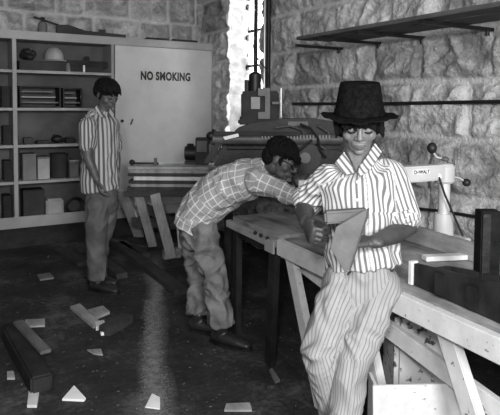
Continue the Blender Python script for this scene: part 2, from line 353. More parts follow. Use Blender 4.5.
sx = (b_.x-a.x)/wd; lt.rotation_euler = (PI/2, 0, 0); lt.scale = (sx, 1.0, 1)
lt.location = V(((a.x+b_.x)/2, CY-.0235, PY(165, 80.2, CY).z)) - wloc(dr)
# ---- things on the shelves
def onshelf(px0, px1, ztop_px, z, Y=6.2):
    a = PY(px0, 105, Y).x; b = PY(px1, 105, Y).x; zt = PY((px0+px1)/2, ztop_px, Y).z; return a, b, zt
def boxthing(name, m_, lab, cat, px0, px1, pyt, z, dep=.2, Y=6.18, group=None, lid=None, bev=.004):
    a, b, zt = onshelf(px0, px1, pyt, z, Y); o = MB()
    if lid:
        t = thing(name, lab, cat, ((a+b)/2, Y+dep/2, z+.001), group); MB().bb((a, Y, z+.001), (b, Y+dep, zt-.02)).build('body', m_, t, bev)
        MB().bb((a-.004, Y-.004, zt-.02), (b+.004, Y+dep+.004, zt)).build('lid', lid, t, bev); return t
    return tag(o.bb((a, Y, z+.001), (b, Y+dep, zt)).build(name, m_, None, bev), lab, cat, group)
boxthing('wooden_box', 'box_dark', 'long dark box on the top shelf under the helmet', 'box', 20, 67, 61, SZ[0])
zb = onshelf(20, 67, 61, 0)[2]
h = thing('helmet', 'pale round helmet sitting on the long dark box, top shelf', 'helmet', (PY(54, 60, 6.27).x, 6.27, zb+.002)); c = V(h.location)
MB().lathe(c, [(.10, 0), (.10, .03), (.095, .08), (.075, .125), (.045, .15), (.01, .158)]).build('shell', 'box_pale', h, smooth=True)
MB().lathe(c, [(.10, .0), (.135, .004), (.135, .010), (.10, .02)]).build('brim', 'box_pale', h)
sb = MB(); rr = random.Random(3); px_ = PY(29, 60, 6.27).x
for i in range(9): sb.ell((px_+rr.uniform(-.045, .045), 6.28+rr.uniform(-.04, .04), zb+.055+rr.uniform(-.015, .045)), (.045, .04, .037))
tag(sb.build('sack', 'dark', smooth=True), 'crumpled dark sack on the long dark box beside the helmet', 'sack')
t = thing('hand_plane', 'long dark wooden jointer plane lying on the top shelf', 'plane', (PY(90, 70, 6.2).x, 6.25, SZ[0]+.001)); a = PY(66, 70, 6.2).x; b_ = PY(108, 70, 6.2).x
MB().bb((a, 6.2, SZ[0]+.06), (b_, 6.28, SZ[0]+.13)).build('body', 'dark', t, .008); MB().bb((a+.05, 6.21, SZ[0]+.001), (b_-.05, 6.27, SZ[0]+.06)).build('sole', 'box_dark', t, .004)
MB().bb((a+.2, 6.225, SZ[0]+.13), (a+.26, 6.255, SZ[0]+.18)).build('handle', 'dark', t, .008)
tag(MB().cyl((PY(84, 66, 6.15).x, 6.15, SZ[0]+.001), (PY(84, 66, 6.15).x, 6.15, SZ[0]+.075), .012).build('candle', 'paper'), 'small white upright stick in front of the jointer plane', 'candle')
tag(MB().lathe((PY(68, 66, 6.14).x, 6.14, SZ[0]+.001), [(.025, 0), (.025, .06), (.02, .07), (.015, .09)]).build('jar', 'box'), 'small grey jar at the end of the long dark box', 'jar')
def crate(px0, px1, pyt, z, lab):
    a, b, zt = onshelf(px0, px1, pyt, z, 6.15); t = thing('crate', lab, 'crate', ((a+b)/2, 6.25, z+.001)); e = .015
    MB().bb((a, 6.15, z+.001), (b, 6.35, z+.001+e)).bb((a, 6.15, zt-e), (b, 6.35, zt)).bb((a, 6.15, z+e), (a+e, 6.35, zt-e)).bb((b-e, 6.15, z+e), (b, 6.35, zt-e)).build('body', 'dark', t)
    zz = z+.05
    for i in range(3): MB().bb((a+.02, 6.17, zz), (b-.02-.03*i, 6.33, zz+.012)).build('board', 'box' if i != 1 else 'box_pale', t); zz += (zt-z-.06)/3
crate(20, 61, 86, SZ[1], 'dark open-fronted crate of flat boards at the left of the second shelf'); crate(63, 82, 88, SZ[1], 'small dark open-fronted crate beside the man in the far striped shirt')
rr = random.Random(5)
for i, (x, w_, h_, lab) in enumerate(((28, .09, .07, 'low dark box at the left end of the middle shelf'), (43, .14, .035, 'flat dark block on the middle shelf'), (57, .08, .09, 'dark rounded hand drill body on the middle shelf'), (70, .1, .06, 'small dark tool case on the middle shelf nearest the standing man'))):
    p = PY(x, 140, 6.22).x; o = MB()
    if i == 2: o.ell((p, 6.22, SZ[2]+.046), (.06, .045, .045)); o.cyl((p+.03, 6.22, SZ[2]+.04), (p+.12, 6.22, SZ[2]+.03), .015); o.cyl((p-.03, 6.22, SZ[2]+.05), (p-.03, 6.22, SZ[2]+.1), .012)
    else: o.bb((p-w_/2, 6.16, SZ[2]+.001), (p+w_/2, 6.28, SZ[2]+h_))
    tag(o.build('hand_drill' if i == 2 else 'tool_box', 'black' if i != 1 else 'dark', None, 0 if i == 2 else .008), lab, 'drill' if i == 2 else 'box')
boxthing('carton', 'box', 'grey carton at the left end of the fourth shelf', 'carton', 22, 35.5, 154, SZ[3], lid='box')
boxthing('carton', 'box_pale', 'palest carton, between the grey carton and the dark tin', 'carton', 37, 49, 157, SZ[3], lid='box')
p = PY(59, 170, 6.25).x; t = thing('paint_tin', 'large dark round tin on the fourth shelf', 'tin', (p, 6.26, SZ[3]+.001)); zt = PY(59, 153, 6.2).z
MB().lathe((p, 6.26, SZ[3]+.001), [(.088, 0), (.09, .01), (.09, zt-SZ[3]-.02)]).build('body', 'box_dark', t); MB().lathe((p, 6.26, zt-.019), [(.093, 0), (.093, .014), (.08, .016), (.08, .01)]).build('lid', 'dark', t)
boxthing('carton', 'box', 'small grey carton right of the dark tin', 'carton', 69, 78, 160, SZ[3], lid='box_pale')
boxthing('toolbox', 'box_dark', 'square dark toolbox on the bottom of the cabinet', 'toolbox', 22, 43, 190, .271, lid='dark')
boxthing('stone_block', 'box_pale', 'rough pale block between the toolbox and the coil on the cabinet bottom', 'block', 45, 63, 199, .271, bev=.02)
p = PY(75, 205, 6.2); co_ = MB()
for i in range(5):
    R_ = .10-.006*i; co_.tube([(p.x+R_*math.cos(a_), 6.18+.02*i+.01*math.sin(a_*2), .271+.112+R_*math.sin(a_)) for a_ in np.linspace(0, 2*PI, 25)], .009, 8)
tag(co_.build('cable_coil', 'black'), 'coil of thick black cable leaning in the bottom of the cabinet', 'cable')
for i, (x, y, z) in enumerate(((8, 100, SZ[1]), (9, 140, SZ[2]), (9, 175, SZ[3]), (8, 210, .271))):
    boxthing('bottle_case', 'dark', ['dark case on the second shelf of the far left bay', 'dark case on the middle shelf of the far left bay', 'dark case on the fourth shelf of the far left bay', 'dark case on the bottom of the far left bay'][i], 'case', x-6, x+2, y-14, z)
# on top of the cabinet
p0 = PY(35, 19, 6.25); TZ = top+.001
t = thing('long_saw', 'long dark tool with a slim barrel lying along the cabinet top', 'tool', (PY(85, 33, 6.2).x, 6.22, TZ)); ax, bx, cx_ = PY(57, 30, 6.2).x, PY(126, 30, 6.2).x, PY(34, 20, 6.2).x
MB().prism([(ax, 6.2, TZ), (bx, 6.2, TZ), (bx, 6.2, TZ+.045), (ax+.3, 6.2, TZ+.06), (ax+.12, 6.2, TZ+.11), (ax, 6.2, TZ+.10)], (0, .05, 0)).build('stock', 'black', t, .004)
MB().cyl((ax+.02, 6.225, TZ+.10), (cx_, 6.225, TZ+.165), .010).build('barrel', 'dark', t); MB().bb((ax+.45, 6.205, TZ+.045), (ax+.52, 6.245, TZ+.085)).build('knob', 'black', t, .005)
t = thing('bottle', 'pale squat bottle standing on the cabinet top', 'bottle', (PY(43, 30, 6.3).x, 6.32, TZ)); c = V(t.location)
MB().lathe(c, [(.045, 0), (.048, .01), (.048, .11), (.03, .135), (.02, .14), (.02, .16)]).build('body', 'box', t, smooth=True); MB().lathe(c+V((0, 0, .16)), [(.024, 0), (.024, .02)]).build('cap', 'dark', t)
a = PY(146, 40, 6.2).x; b_ = PY(196, 40, 6.2).x
tag(MB().bb((a, 6.15, TZ), (b_, 6.25, TZ+.03)).build('batten', 'dark', None, .004), 'thin dark batten lying on the cabinet top above the lettering', 'batten')
# ------------------------------------------------------------------ timber pile on trestles (back of the room)
DT = 5.35
def T(x, y, d=DT): return P(x, y, d)
t = thing('timber_rack', 'low trestle rack with splayed plank legs under the timber stack', 'trestle', V((T(175, 190).x, T(175, 190).y, 0)))
tz = T(150, 190.5).z
A = T(127, 188); B = T(262, 188); dirx = (B-A); dirx.z = 0; dirx.normalize(); nrm = V((-dirx.y, dirx.x, 0))
A = V((A.x, A.y, 0)); LEN = 1.75
def TP(s_, n_, z_): return A+dirx*s_+nrm*n_+V((0, 0, z_))
def hz(px): r = (px-127)/(262-127); return r*(B-T(127, 188)).length
MB().bar(TP(0, .25, tz-.03), TP(LEN, .25, tz-.03), .5, .06, nrm).build('frame', 'wood_dark', t, .004)
legs = [((122, 183), (139, 236), 11, 'wood_z', 5.55), ((138, 191), (153, 246), 9, 'wood_z', 5.45), ((155, 191), (172, 258), 10, 'wood_z', 5.3), ((178, 212), (181, 248), 5, 'wood_pale', 5.5)]
for (xa, ya), (xb, yb), w_, m_, d_ in legs:
    a = P(xa, ya, d_+.03); b_ = PZ(xb, yb, .03); a.z = min(a.z, tz-.03)
    MB().bar(a, b_, w_*d_/560, .035, Rh).build('leg', m_, t, .003)
MB().bb(PZ(165, 260, 0)+V((0, 0, 0)), PZ(165, 260, 0)+V((.17, .07, .09))).build('foot', 'wood', t, .004)
MB().bar(P(140, 205, 5.65), P(200, 236, 5.6), .09, .03, Up).build('brace', 'wood_dark', t, .003)
MB().bar(P(132, 222, 5.7), P(215, 226, 5.6), .1, .03, Up).build('brace', 'wood_dark', t, .003)
rows = [(188, 'wood_dark', .03), (184.5, 'wood', .028), (180.8, 'wood_dark', .03), (175.6, 'wood_pale', .036), (171.3, 'wood_dark', .028), (167.6, 'wood', .034), (164, 'wood_x', .028)]
z = tz; names = ['lowest dark', 'second from the bottom', 'third from the bottom, dark', 'palest', 'dark, just above the palest', 'second from the top', 'topmost']
sts = [.0, .03, .01, .06, .0, .01, .0]
for i, (y_, m_, h_) in enumerate(rows):
    o = MB().bar(TP(sts[i]+.0, .22, z+h_/2+.001), TP(LEN-.1-sts[i], .22, z+h_/2+.001), .44-.012*i, h_, nrm)
    tag(o.build('plank', m_, None, .003), 'long plank in the stack by the cabinet, '+names[i], 'plank', 'planks stacked on the trestle rack'); z += h_+.002
PT = z
def ontable(px, n_): return TP(hz(px), n_, PT+.001)
# small machines on the stack
t = thing('bench_motor', 'short black motor housing on the timber stack against the cabinet door', 'motor', ontable(187, .3)); c = V(t.location)
MB().cyl(c+dirx*-.055+V((0, 0, .11)), c+dirx*.06+V((0, 0, .11)), .075).build('housing', 'black', t, .01); MB().bar(c+dirx*-.05+V((0, 0, .015)), c+dirx*.055+V((0, 0, .015)), .14, .03, nrm).build('foot', 'black', t, .004); MB().bar(c+V((-.03, 0, .185)), c+V((.03, 0, .185)), .05, .04, nrm).build('terminal_box', 'dark', t, .006)
t = thing('switch_box', 'tall dark box with a grey face beside the black motor', 'box', ontable(200, .26)); c = V(t.location)
MB().bar(c+V((0, 0, 0)), c+V((0, 0, .27)), .13, .12, dirx).build('body', 'box_dark', t, .006); MB().bar(c-nrm*.062+V((0, 0, .13)), c-nrm*.062+V((0, 0, .24)), .1, .006, dirx).build('face_plate', 'box', t, .001)
t = thing('clamp', 'dark bar clamp lying on the left end of the timber stack', 'clamp', ontable(140, .12)); c = V(t.location)
MB().bar(c-dirx*.12+V((0, 0, .02)), c+dirx*.16+V((0, 0, .02)), .025, .02, nrm).build('bar', 'black', t); MB().bar(c+dirx*.13, c+dirx*.13+V((0, 0, .075)), .03, .03, nrm).build('jaw', 'grey_metal', t, .004); MB().ell(c-dirx*.1+V((0, 0, .03)), (.03, .03, .028)).build('handle', 'black', t)
# ------------------------------------------------------------------ dark woodworking machine by the window
DM = 4.55
def Q(x, y, d=DM): return P(x, y, d)
base = Q(285, 200); mach = thing('radial_arm_saw', 'large dark cast-iron machine saw with a tall motor head beside the window', 'machine', V((base.x, base.y, 0)))
dF = Fh
bed = MB().prism([Q(218, 150), Q(340, 150), Q(340, 166), Q(218, 166)], dF*.45).build('table', 'iron', mach, .006)
for x in (228, 330):
    for dd in (.04, .4):
        p = Q(x, 166)+dF*dd; MB().bar(p, V((p.x, p.y, 0)), .06, .06, Rh).build('leg', 'iron', mach, .003)
arm = [(233, 133), (238, 128), (250, 124), (270, 120), (290, 118.5), (315, 118.5), (337, 122), (345, 130), (345, 150), (322, 152), (300, 146), (275, 137), (255, 134)]
MB().prism([Q(x, y, DM+.05) for x, y in arm], dF*.2).build('arm', 'iron', mach, .012)
MB().cyl(Q(213, 139, DM-.02), Q(342, 139.5, DM-.02), .045).build('rail', 'grey_metal', mach)
sl = MB()
for i in range(22): sl.box(Q(262+3.2*i, 137, DM-.075), (.008, .012, .03))
sl.build('scale_marks', 'box_pale', mach)
MB().prism([Q(214, 131.5, DM-.1), Q(300, 132.5, DM-.1), Q(300, 136, DM-.1), Q(214, 136, DM-.1)], dF*.05).build('guide', 'dark', mach, .003)
cl = MB().cyl(Q(211, 144), Q(216, 130), .03); cl.ell(Q(212, 136), (.05, .04, .04)); cl.build('end_handle', 'black', mach)
MB().bar(Q(206, 163, DM-.05), Q(219, 143, DM-.05), .05, .04, Fh).build('strut', 'iron', mach, .004); MB().bar(Q(216, 166, DM-.0), Q(226, 146), .05, .04, Fh).build('strut', 'iron', mach, .004)
col = MB().prism([Q(238, 125, DM+.06), Q(238, 119, DM+.06), Q(241, 118, DM+.06), Q(241, 93, DM+.06), Q(244, 91, DM+.06), Q(279, 91, DM+.06), Q(279, 122, DM+.06)], dF*.25).build('head_casing', 'dark', mach, .012)
MB().prism([Q(251, 97, DM+.03), Q(260, 97, DM+.03), Q(260, 109, DM+.03), Q(251, 109, DM+.03)], dF*.03).build('name_plate', 'box_pale', col, .002)
MB().prism([Q(*q_, DM+.02) for q_ in ((258, 88), (270, 88), (270, 119), (258, 119), (258, 112), (265, 112), (265, 96), (258, 96))], dF*.04).build('yoke', 'grey_metal', mach, .003)
mt = MB().cyl(Q(255, 91, DM+.15), Q(255, 75, DM+.15), .052); mt.ell(Q(255, 75, DM+.15), (.05, .05, .03)); mt.build('motor', 'black', mach)
MB().cyl(Q(247, 80, DM+.12), Q(247, 91, DM+.12), .02).build('switch', 'black', mach)
MB().cyl(Q(281, 88, DM+.0), Q(281, 117, DM+.0), .010).build('lift_screw', 'steel', mach); MB().bar(Q(272, 103, DM+.01), Q(283, 103, DM+.01), .03, .02, Fh).build('lift_nut', 'grey_metal', mach, .003)
MB().prism([Q(222, 139, DM+.12), Q(344, 138, DM+.12), Q(344, 151, DM+.12), Q(222, 151, DM+.12)], dF*.06).build('back_casting', 'iron', mach, .004)
for i, cc in enumerate((((275, 128), (290, 126), (302, 130), (306, 138)), ((282, 142), (296, 138), (314, 141), (326, 150)), ((318, 126), (328, 132), (333, 144)))): MB().tube([Q(x, y, DM-.02) for x, y in cc], .007, 8).build('wire', 'grey_metal', mach)
MB().prism([Q(288, 121.5, DM+.04), Q(308, 121.5, DM+.04), Q(308, 126, DM+.04), Q(288, 126, DM+.04)], dF*.02).build('name_plate', 'grey_metal', mach, .001)
gr = MB().cyl(Q(305, 158, DM-.05), Q(305, 158, DM+.1), .13, n=28); gr.build('blade_guard', 'iron', mach, .01)
MB().cyl(Q(305, 158, DM-.09), Q(305, 158, DM-.045), .045).build('arbor_cap', 'grey_metal', mach, .004)
for i, cc in enumerate((((268, 140), (276, 146), (290, 152), (300, 150), (312, 140)), ((300, 124), (310, 128), (318, 138), (320, 150), (326, 158)))): MB().tube([Q(x, y, DM-.09) for x, y in cc], .010, 8).build('hose', 'black', mach)
o = MB().prism([Q(223, 137, DM-.12), Q(238, 133.5, DM-.12), Q(239, 136.5, DM-.12), Q(225, 140, DM-.12)], dF*.08); tag(o.build('folded_paper', 'paper'), 'small folded white paper lying on the rail of the dark machine', 'paper')
# ------------------------------------------------------------------ benches
BZ = .78
def edge(y): return 1.543+(y-1.10)*(1.69-1.543)/(3.18-1.10)
ed = V((edge(3.18)-edge(1.1), 2.08, 0)).normalized(); en = V((ed.y, -ed.x, 0))     # en points to the wall
def E(y, n_, z_): return V((edge(y), y, 0))+en*n_+V((0, 0, z_))
def bench(name, lab, ya, yb, depth, edgem, legm, legh, legs_, stretch):
    m_ = (ya+yb)/2; t = thing(name, lab, 'workbench', E(m_, depth/2, 0))
    n = 4; w_ = (depth-.045)/n
    for i in range(n): MB().bar(E(ya, .047+w_*(i+.5), BZ-.022), E(yb, .047+w_*(i+.5), BZ-.022), w_-.006, .04, en).build('top_board', 'bench', t, .003)
    MB().bar(E(ya, .02, BZ-.045), E(yb, .02, BZ-.045), .038, .085 if edgem != 'wood' else .045, en).build('edge_rail', edgem, t, .004)
    MB().bar(E(ya+.03, depth-.06, BZ-.09), E(yb-.03, depth-.06, BZ-.09), .04, .09, en).build('back_rail', legm, t, .003)
    for (y_, n0, spl, splx) in legs_: MB().bar(E(y_, n0, BZ-.05), E(y_-spl, n0+splx, .002), .04, legh, en).build('leg', legm, t, .004)
    for (a, b_, n_, za, zb_) in stretch: MB().bar(E(a, n_, za), E(b_, n_, zb_), .03, .075, en).build('stretcher', legm, t, .004)
    return t
nb = bench('workbench', 'worn workbench with white edge rail and splayed white legs, man leaning on it', 0.15, 2.50, .95, 'white_paint', 'white_paint', .075, [(2.47, .065, .33, 0), (1.90, .075, .28, 0), (1.38, .07, .38, 0), (.5, .07, .3, 0), (2.40, .88, .1, 0), (1.5, .85, .02, 0), (.4, .88, .1, 0)], [(2.42, .6, .12, .64, .40), (2.3, .6, .8, .3, .3)])
fb = bench('workbench', 'darker workbench with square dark legs, checked-shirt man bending over it', 2.56, 3.17, .85, 'wood', 'dark', .07, [(3.12, .06, .0, 0), (2.93, .45, -.08, 0), (2.62, .06, -.05, 0), (3.1, .78, 0, 0), (2.64, .78, 0, 0)], [(3.14, 2.6, .06, BZ-.085, BZ-.085), (3.1, 2.64, .78, .25, .25)])
MB().bar(E(2.62, -.003, BZ-.055), E(2.52, -.003, BZ-.055), .012, .07, en).build('joint_plate', 'box_pale', fb, .002)
for y_ in (2.75, 2.68, 2.6): MB().ell(E(y_, .0, BZ-.02), (.012, .012, .012)).build('bolt_head', 'black', fb)
# enamel bin, rear box, low white crate under bench
c = P(417, 300, 2.50); c.z = 0; t = thing('enamel_bin', 'rust-spotted white enamel bin standing under the white-legged bench', 'bin', c)
MB().bar(c, c+V((0, 0, .60)), .25, .24, Rh).build('body', 'rust', t, .02); MB().bar(c+V((0, 0, .60)), c+V((0, 0, .62)), .265, .255, Rh).build('rim', 'white_paint', t, .006)
c = P(449, 300, 2.52); c.z = 0; tag(MB().bar(c+Rh*.01, c+Rh*.01+V((0, 0, .66)), .085, .03, Rh).build('upright_board', 'white_paint', None, .003), 'pale board standing upright beside the rust-spotted bin', 'board')
c = P(416, 384, 2.13); c.z = 0; t = thing('low_crate', 'low white painted crate on the floor in front of the rusty bin', 'crate', c)
r_ = Rh.copy(); zt = P(416, 386, 2.07).z
MB().bar(c-r_*.17, c-r_*.17+V((0, 0, zt)), .012, .1, r_).build('end_board', 'white_paint', t); MB().bar(c+r_*.17, c+r_*.17+V((0, 0, zt)), .012, .1, r_).build('end_board', 'white_paint', t)
MB().bar(c-r_*.176-Fh*.056+V((0, 0, zt*.5)), c+r_*.176-Fh*.056+V((0, 0, zt*.5+.01)), .012, zt, Fh).build('front_board', 'white_paint', t, .002)
MB().bar(c-r_*.164+V((0, 0, .02)), c+r_*.164+V((0, 0, .02)), .1, .02, Fh).build('bottom_board', 'wood', t)
# ------------------------------------------------------------------ pale radial saw on the near bench
SD = 2.95; c = P(443, 240, SD); c.z = BZ; saw = thing('bench_saw', 'pale enamelled radial saw with black ball handles behind the man in the hat', 'saw', c)
def S(x, y, d=SD): return P(x, y, d)
zb_ = S(443, 213).z; za_ = S(443, 180.5).z; zt = S(443, 162.5).z
def at_z(z): return V((c.x, c.y, z))
bs = MB().lathe(at_z(BZ), [(.085, 0), (.085, .015), (.052, .03), (.05, zb_-BZ-.012), (.046, zb_-BZ)], n=28); bs.build('column_base', 'saw_paint', saw, .0)
MB().box(at_z(BZ+.014), (.2, .2, .028)).build('foot_plate', 'saw_paint', saw, .005)
MB().cyl(at_z(zb_-.02), at_z(zt-.02), .030).build('column', 'column_steel', saw)
adir = V((-1, .06, 0)).normalized()
hd = MB().lathe(at_z(za_-.012), [(.045, 0), (.052, .01), (.052, zt-za_-.01), (.04, zt-za_+.006), (.02, zt-za_+.01)], n=28); hd.build('head', 'saw_paint', saw)
ar = MB().bar(at_z((za_+zt)/2), at_z((za_+zt)/2)+adir*.62, .075, zt-za_-.016, V((0, 1, 0))).build('arm', 'saw_paint', saw, .008)
for sx_ in (1,):
    # badge faces the camera side
    ny = V((adir.y, -adir.x, 0)); ny = ny if ny.y < 0 else -ny
    q0 = at_z((za_+zt)/2+.012)+adir*.20+ny*.039
    MB().bar(q0-adir*.055, q0+adir*.055, .002, .024, ny).build('badge', 'paper', ar)
    tc = bpy.data.curves.new('l', 'FONT'); tc.body = 'DeWALT'; tc.size = .026; tc.extrude = .0005; tc.offset = .0008; tc.align_x = 'CENTER'
    to = bpy.data.objects.new('tmp', tc); C.objects.link(to); bpy.context.view_layer.update()
    me = bpy.data.meshes.new_from_object(to.evaluated_get(bpy.context.evaluated_depsgraph_get())); bpy.data.objects.remove(to)
    me.materials.clear(); me.materials.append(M['black']); lo_ = bpy.data.objects.new('lettering', me); C.objects.link(lo_); lo_.parent = ar
    lo_.location = q0+ny*.002-V((0, 0, .009))-wloc(ar); lo_.rotation_euler = (PI/2, 0, math.atan2(-adir.y, -adir.x))
MB().cyl(S(428, 174, SD-.06), S(437, 176, SD-.06), .006).build('lock_screw', 'black', saw); MB().cyl(S(437.5, 176, SD-.05), S(438.5, 176.2, SD-.07), .014).build('lock_screw', 'steel', saw)
ck = MB().tube([at_z(zt), at_z(zt+.018), S(436, 157), S(433, 152)], .0065); ck.build('crank_rod', 'steel', saw); MB().ell(S(432, 148), (.026, .026, .03)).build('ball_handle', 'black', saw)
MB().ell(at_z(zt+.018), (.022, .022, .014)).build('cap_nut', 'grey_metal', saw)
MB().tube([S(447, 174), S(454, 177), S(459, 178), S(464, 181)], .006).build('crank_rod', 'steel', saw); MB().ell(S(466.5, 182.5), (.023, .023, .021)).build('ball_handle', 'black', saw); MB().ell(S(451, 177), (.018, .018, .025)).build('hub', 'black', saw)
MB().tube([S(439, 177, SD-.07), S(445, 195, SD-.075), S(455, 218, SD-.08), P(463, 236, SD-.09)], .0055).build('cable', 'black', saw)
mo = MB().cyl(at_z(za_-.14)+adir*.50, at_z(za_-.14)+adir*.34, .075); mo.build('motor', 'saw_paint', saw, .006)
MB().bar(at_z(za_+.005)+adir*.42, at_z(za_-.14)+adir*.42, .06, .05, ny).build('carriage', 'saw_paint', saw, .004)
# fence plank and white strip
a = PZ(404, 262, BZ+.001); t_ = MB().bar(P(396, 232, 2.72), P(473, 240, 2.42), .03, .10, Up.cross(Rh))
fa = E(2.28, .62, BZ+.045); fb_ = E(1.25, .62, BZ+.045)
tag(MB().bar(fa, fb_, .028, .088, en).build('fence_board', 'wood', None, .003), 'worn timber fence board along the bench in front of the pale saw', 'board')
fa = PZ(424, 258, BZ+.014); fb_ = PZ(470, 256, BZ+.014)
tag(MB().bar(fa, fb_, .05, .022, Up.cross(ed)).build('batten', 'wood_pale', None, .002), 'short pale batten lying on the bench before the fence board', 'batten')
# dark tray on bench
tr = thing('dark_tray', 'long dark open box with a pale end on the near bench', 'box', E(1.2, .2, BZ+.001)); z0 = BZ+.001
MB().prism([E(1.585, .12, z0), E(.5, .06, z0), E(.5, .06, z0+.20), E(1.585, .12, z0+.088)], en*.02).build('front_board', 'dark', tr, .002)
MB().prism([E(1.585, .30, z0), E(.5, .36, z0), E(.5, .36, z0+.16), E(1.585, .30, z0+.055)], en*.02).build('back_board', 'dark', tr, .002)
MB().prism([E(1.605, .11, z0), E(1.605, .145, z0), E(1.605, .145, z0+.095), E(1.605, .11, z0+.095)], ed*-.018).build('end_cap', 'wood_pale', tr, .001)
MB().bar(E(1.575, .14, z0+.03), E(1.575, .30, z0+.03), .02, .055, ed).build('end_board', 'dark', tr)
MB().prism([E(1.56, .14, z0), E(.5, .08, z0), E(.5, .36, z0), E(1.56, .3, z0)], V((0, 0, .01))).build('bottom_board', 'dark', tr)
for y_, n_ in ((1.43, .108), (1.27, .10), (1.1, .09), (.9, .08)): MB().bar(E(y_, n_-.008, z0+.05), E(y_, n_+.012, z0+.05), .05, .09, ed).build('batten', 'black', tr, .003)
c = P(486.5, 265, 2.19); c.z = BZ+.001
pt = thing('dark_post', 'short thick black post standing upright on the bench at the right edge', 'post', c); hz_ = P(486, 210, 2.19).z-c.z
MB().bar(c, c+V((0, 0, hz_)), .078, .07, Rh).build('post', 'black_dull', pt, .003); MB().bar(c-Rh*.02-Fh*.037+V((0, 0, .0)), c-Rh*.02-Fh*.037+V((0, 0, hz_-.01)), .03, .008, Rh).build('face_strip', 'black', pt)
# bench clutter
tag(MB().bar(E(2.8, .35, BZ+.012), E(2.6, .42, BZ+.012), .05, .02, en).build('offcut', 'wood', None, .002), 'small flat offcut on the darker bench under the bending man', 'offcut')
a = PZ(304, 200, BZ+.001)
c = P(302, 186, 3.75); c.z = BZ+.001; tag(MB().bar(c, V((c.x, c.y, P(302, 180, 3.75).z)), .05, .05, Rh).build('wooden_block', 'wood_pale', None, .003), 'pale upright block on the bench before the bending man\'s face', 'block')
# ------------------------------------------------------------------ floor clutter
def floor_piece(name, m_, poly, th, lab, cat, group=None, lift=.002):
    pts = [PZ(x, y, lift) for x, y in poly]; return tag(MB().prism(pts, V((0, 0, th))).build(name, m_, None, .002), lab, cat, group)
floor_piece('offcut', 'paper', [(62, 401), (74, 387), (86, 400), (84, 402)], .012, 'white triangular offcut lying alone on the floor', 'offcut')
floor_piece('offcut', 'wood_pale', [(29, 391), (40, 390), (37, 408), (27, 408)], .015, 'pale offcut on the floor at the lower left corner beside the dark beam', 'offcut')
floor_piece('board', 'wood', [(70, 309), (80, 306), (101, 325), (93, 329)], .022, 'long thin board in the offcut heap, leftmost one', 'board')
floor_piece('board', 'wood', [(88, 312), (103, 308), (110, 314), (96, 320)], .02, 'short grey board at the back of the offcut heap', 'board', lift=.0)
floor_piece('offcut', 'wood_pale', [(95, 326), (104, 324), (106, 329), (96, 331)], .03, 'small pale block in the middle of the offcut heap', 'offcut')
floor_piece('offcut', 'paper', [(99, 332), (112, 330), (113, 334), (101, 336)], .022, 'small bright white offcut at the front of the heap', 'offcut')
floor_piece('offcut', 'wood', [(87, 351), (101, 350), (103, 356), (94, 355)], .01, 'flat grey chip on the floor in front of the offcut heap', 'offcut')
floor_piece('board', 'wood', [(25, 321), (45, 320), (45, 327), (25, 328)], .012, 'short flat board lying level behind the dark beams', 'board')
floor_piece('offcut', 'box_pale', [(7, 373), (14, 373), (15, 380), (7, 380)], .012, 'pale scrap on the floor at the left picture edge', 'offcut')
floor_piece('offcut', 'box', [(269, 372), (272, 370), (280, 382), (275, 384)], .015, 'small grey chip on the floor left of the bench leg', 'offcut')
floor_piece('offcut', 'paper', [(145, 408), (152, 394), (160, 398), (160, 410)], .006, 'pale scrap at the near end of the sawdust trail', 'offcut')
floor_piece('offcut', 'wood', [(226, 405), (250, 404), (252, 412), (224, 412)], .01, 'flat grey offcut at the bottom edge of the picture', 'offcut')
floor_piece('offcut', 'box', [(37, 276), (50, 274), (54, 279), (40, 281)], .015, 'dark grey chip alone on the floor before the cabinet', 'offcut')
a = PZ(10, 330, .05); b_ = PZ(42, 385, .05)
tag(MB().bar(a, b_, .10, .11, Up).build('beam', 'dark', None, .012), 'thick dark beam slanting across the floor at lower left', 'beam')
a = PZ(18, 322, .115); b_ = PZ(46, 352, .115)
tag(MB().bar(a, b_, .02, .06, Up).build('lath', 'wood_mid', None, .003), 'narrow board resting on the thick dark beam', 'board')
for i, (xa, ya, xb, yb, w_, h_, lab) in enumerate(((60, 249, 84, 264, .12, .04, 'dark plank on the floor left of the standing man\'s feet'), (104, 262, 122, 276, .10, .05, 'dark plank on the floor right of the standing man\'s feet'), (113, 240, 182, 292, .12, .05, 'long dark plank running from the trestle toward the bending man'), (122, 243, 146, 256, .10, .05, 'short dark plank on the floor below the timber stack'), (104, 331, 128, 318, .09, .06, 'dark stub of timber beside the offcut heap'))):
    tag(MB().bar(PZ(xa, ya, h_/2+.002), PZ(xb, yb, h_/2+.002), h_, w_, Up).build('plank', 'wood_dark', None, .004), lab, 'plank')
# sawdust trail: low heap of grains
sd = MB(); rr = random.Random(9)
for i in range(5000):
    y = 262+150*rr.random()**.8; cx0 = 152+ (8 if y < 300 else 0)*math.sin(y*.05)+ (y-330)*.02; x = rr.gauss(cx0, 2.6+ (y-260)*.018)
    p = PZ(x, y, 0); s_ = rr.uniform(.0015, .0042); a_ = rr.uniform(0, PI)
    sd.box(p+V((0, 0, s_*.35)), (s_*2.2, s_*1.4, s_*.7), Matrix.Rotation(a_, 3, 'Z'))
tag(sd.build('sawdust', 'chalk', None, smooth=False, fix=False), 'trail of pale sawdust and shavings along the dark floor', 'sawdust', kind='stuff')
cp = MB()
for i in range(260):
    x = rr.uniform(5, 300); y = rr.uniform(240, 412); p = PZ(x, y, 0); s_ = rr.uniform(.002, .006); cp.box(p+V((0, 0, s_*.25)), (s_*2.5, s_*1.2, s_*.5), Matrix.Rotation(rr.uniform(0, PI), 3, 'Z'))
tag(cp.build('wood_shavings', 'wood_mid', None, smooth=False, fix=False), 'scattered wood chips and shavings across the dark floor', 'shavings', kind='stuff')
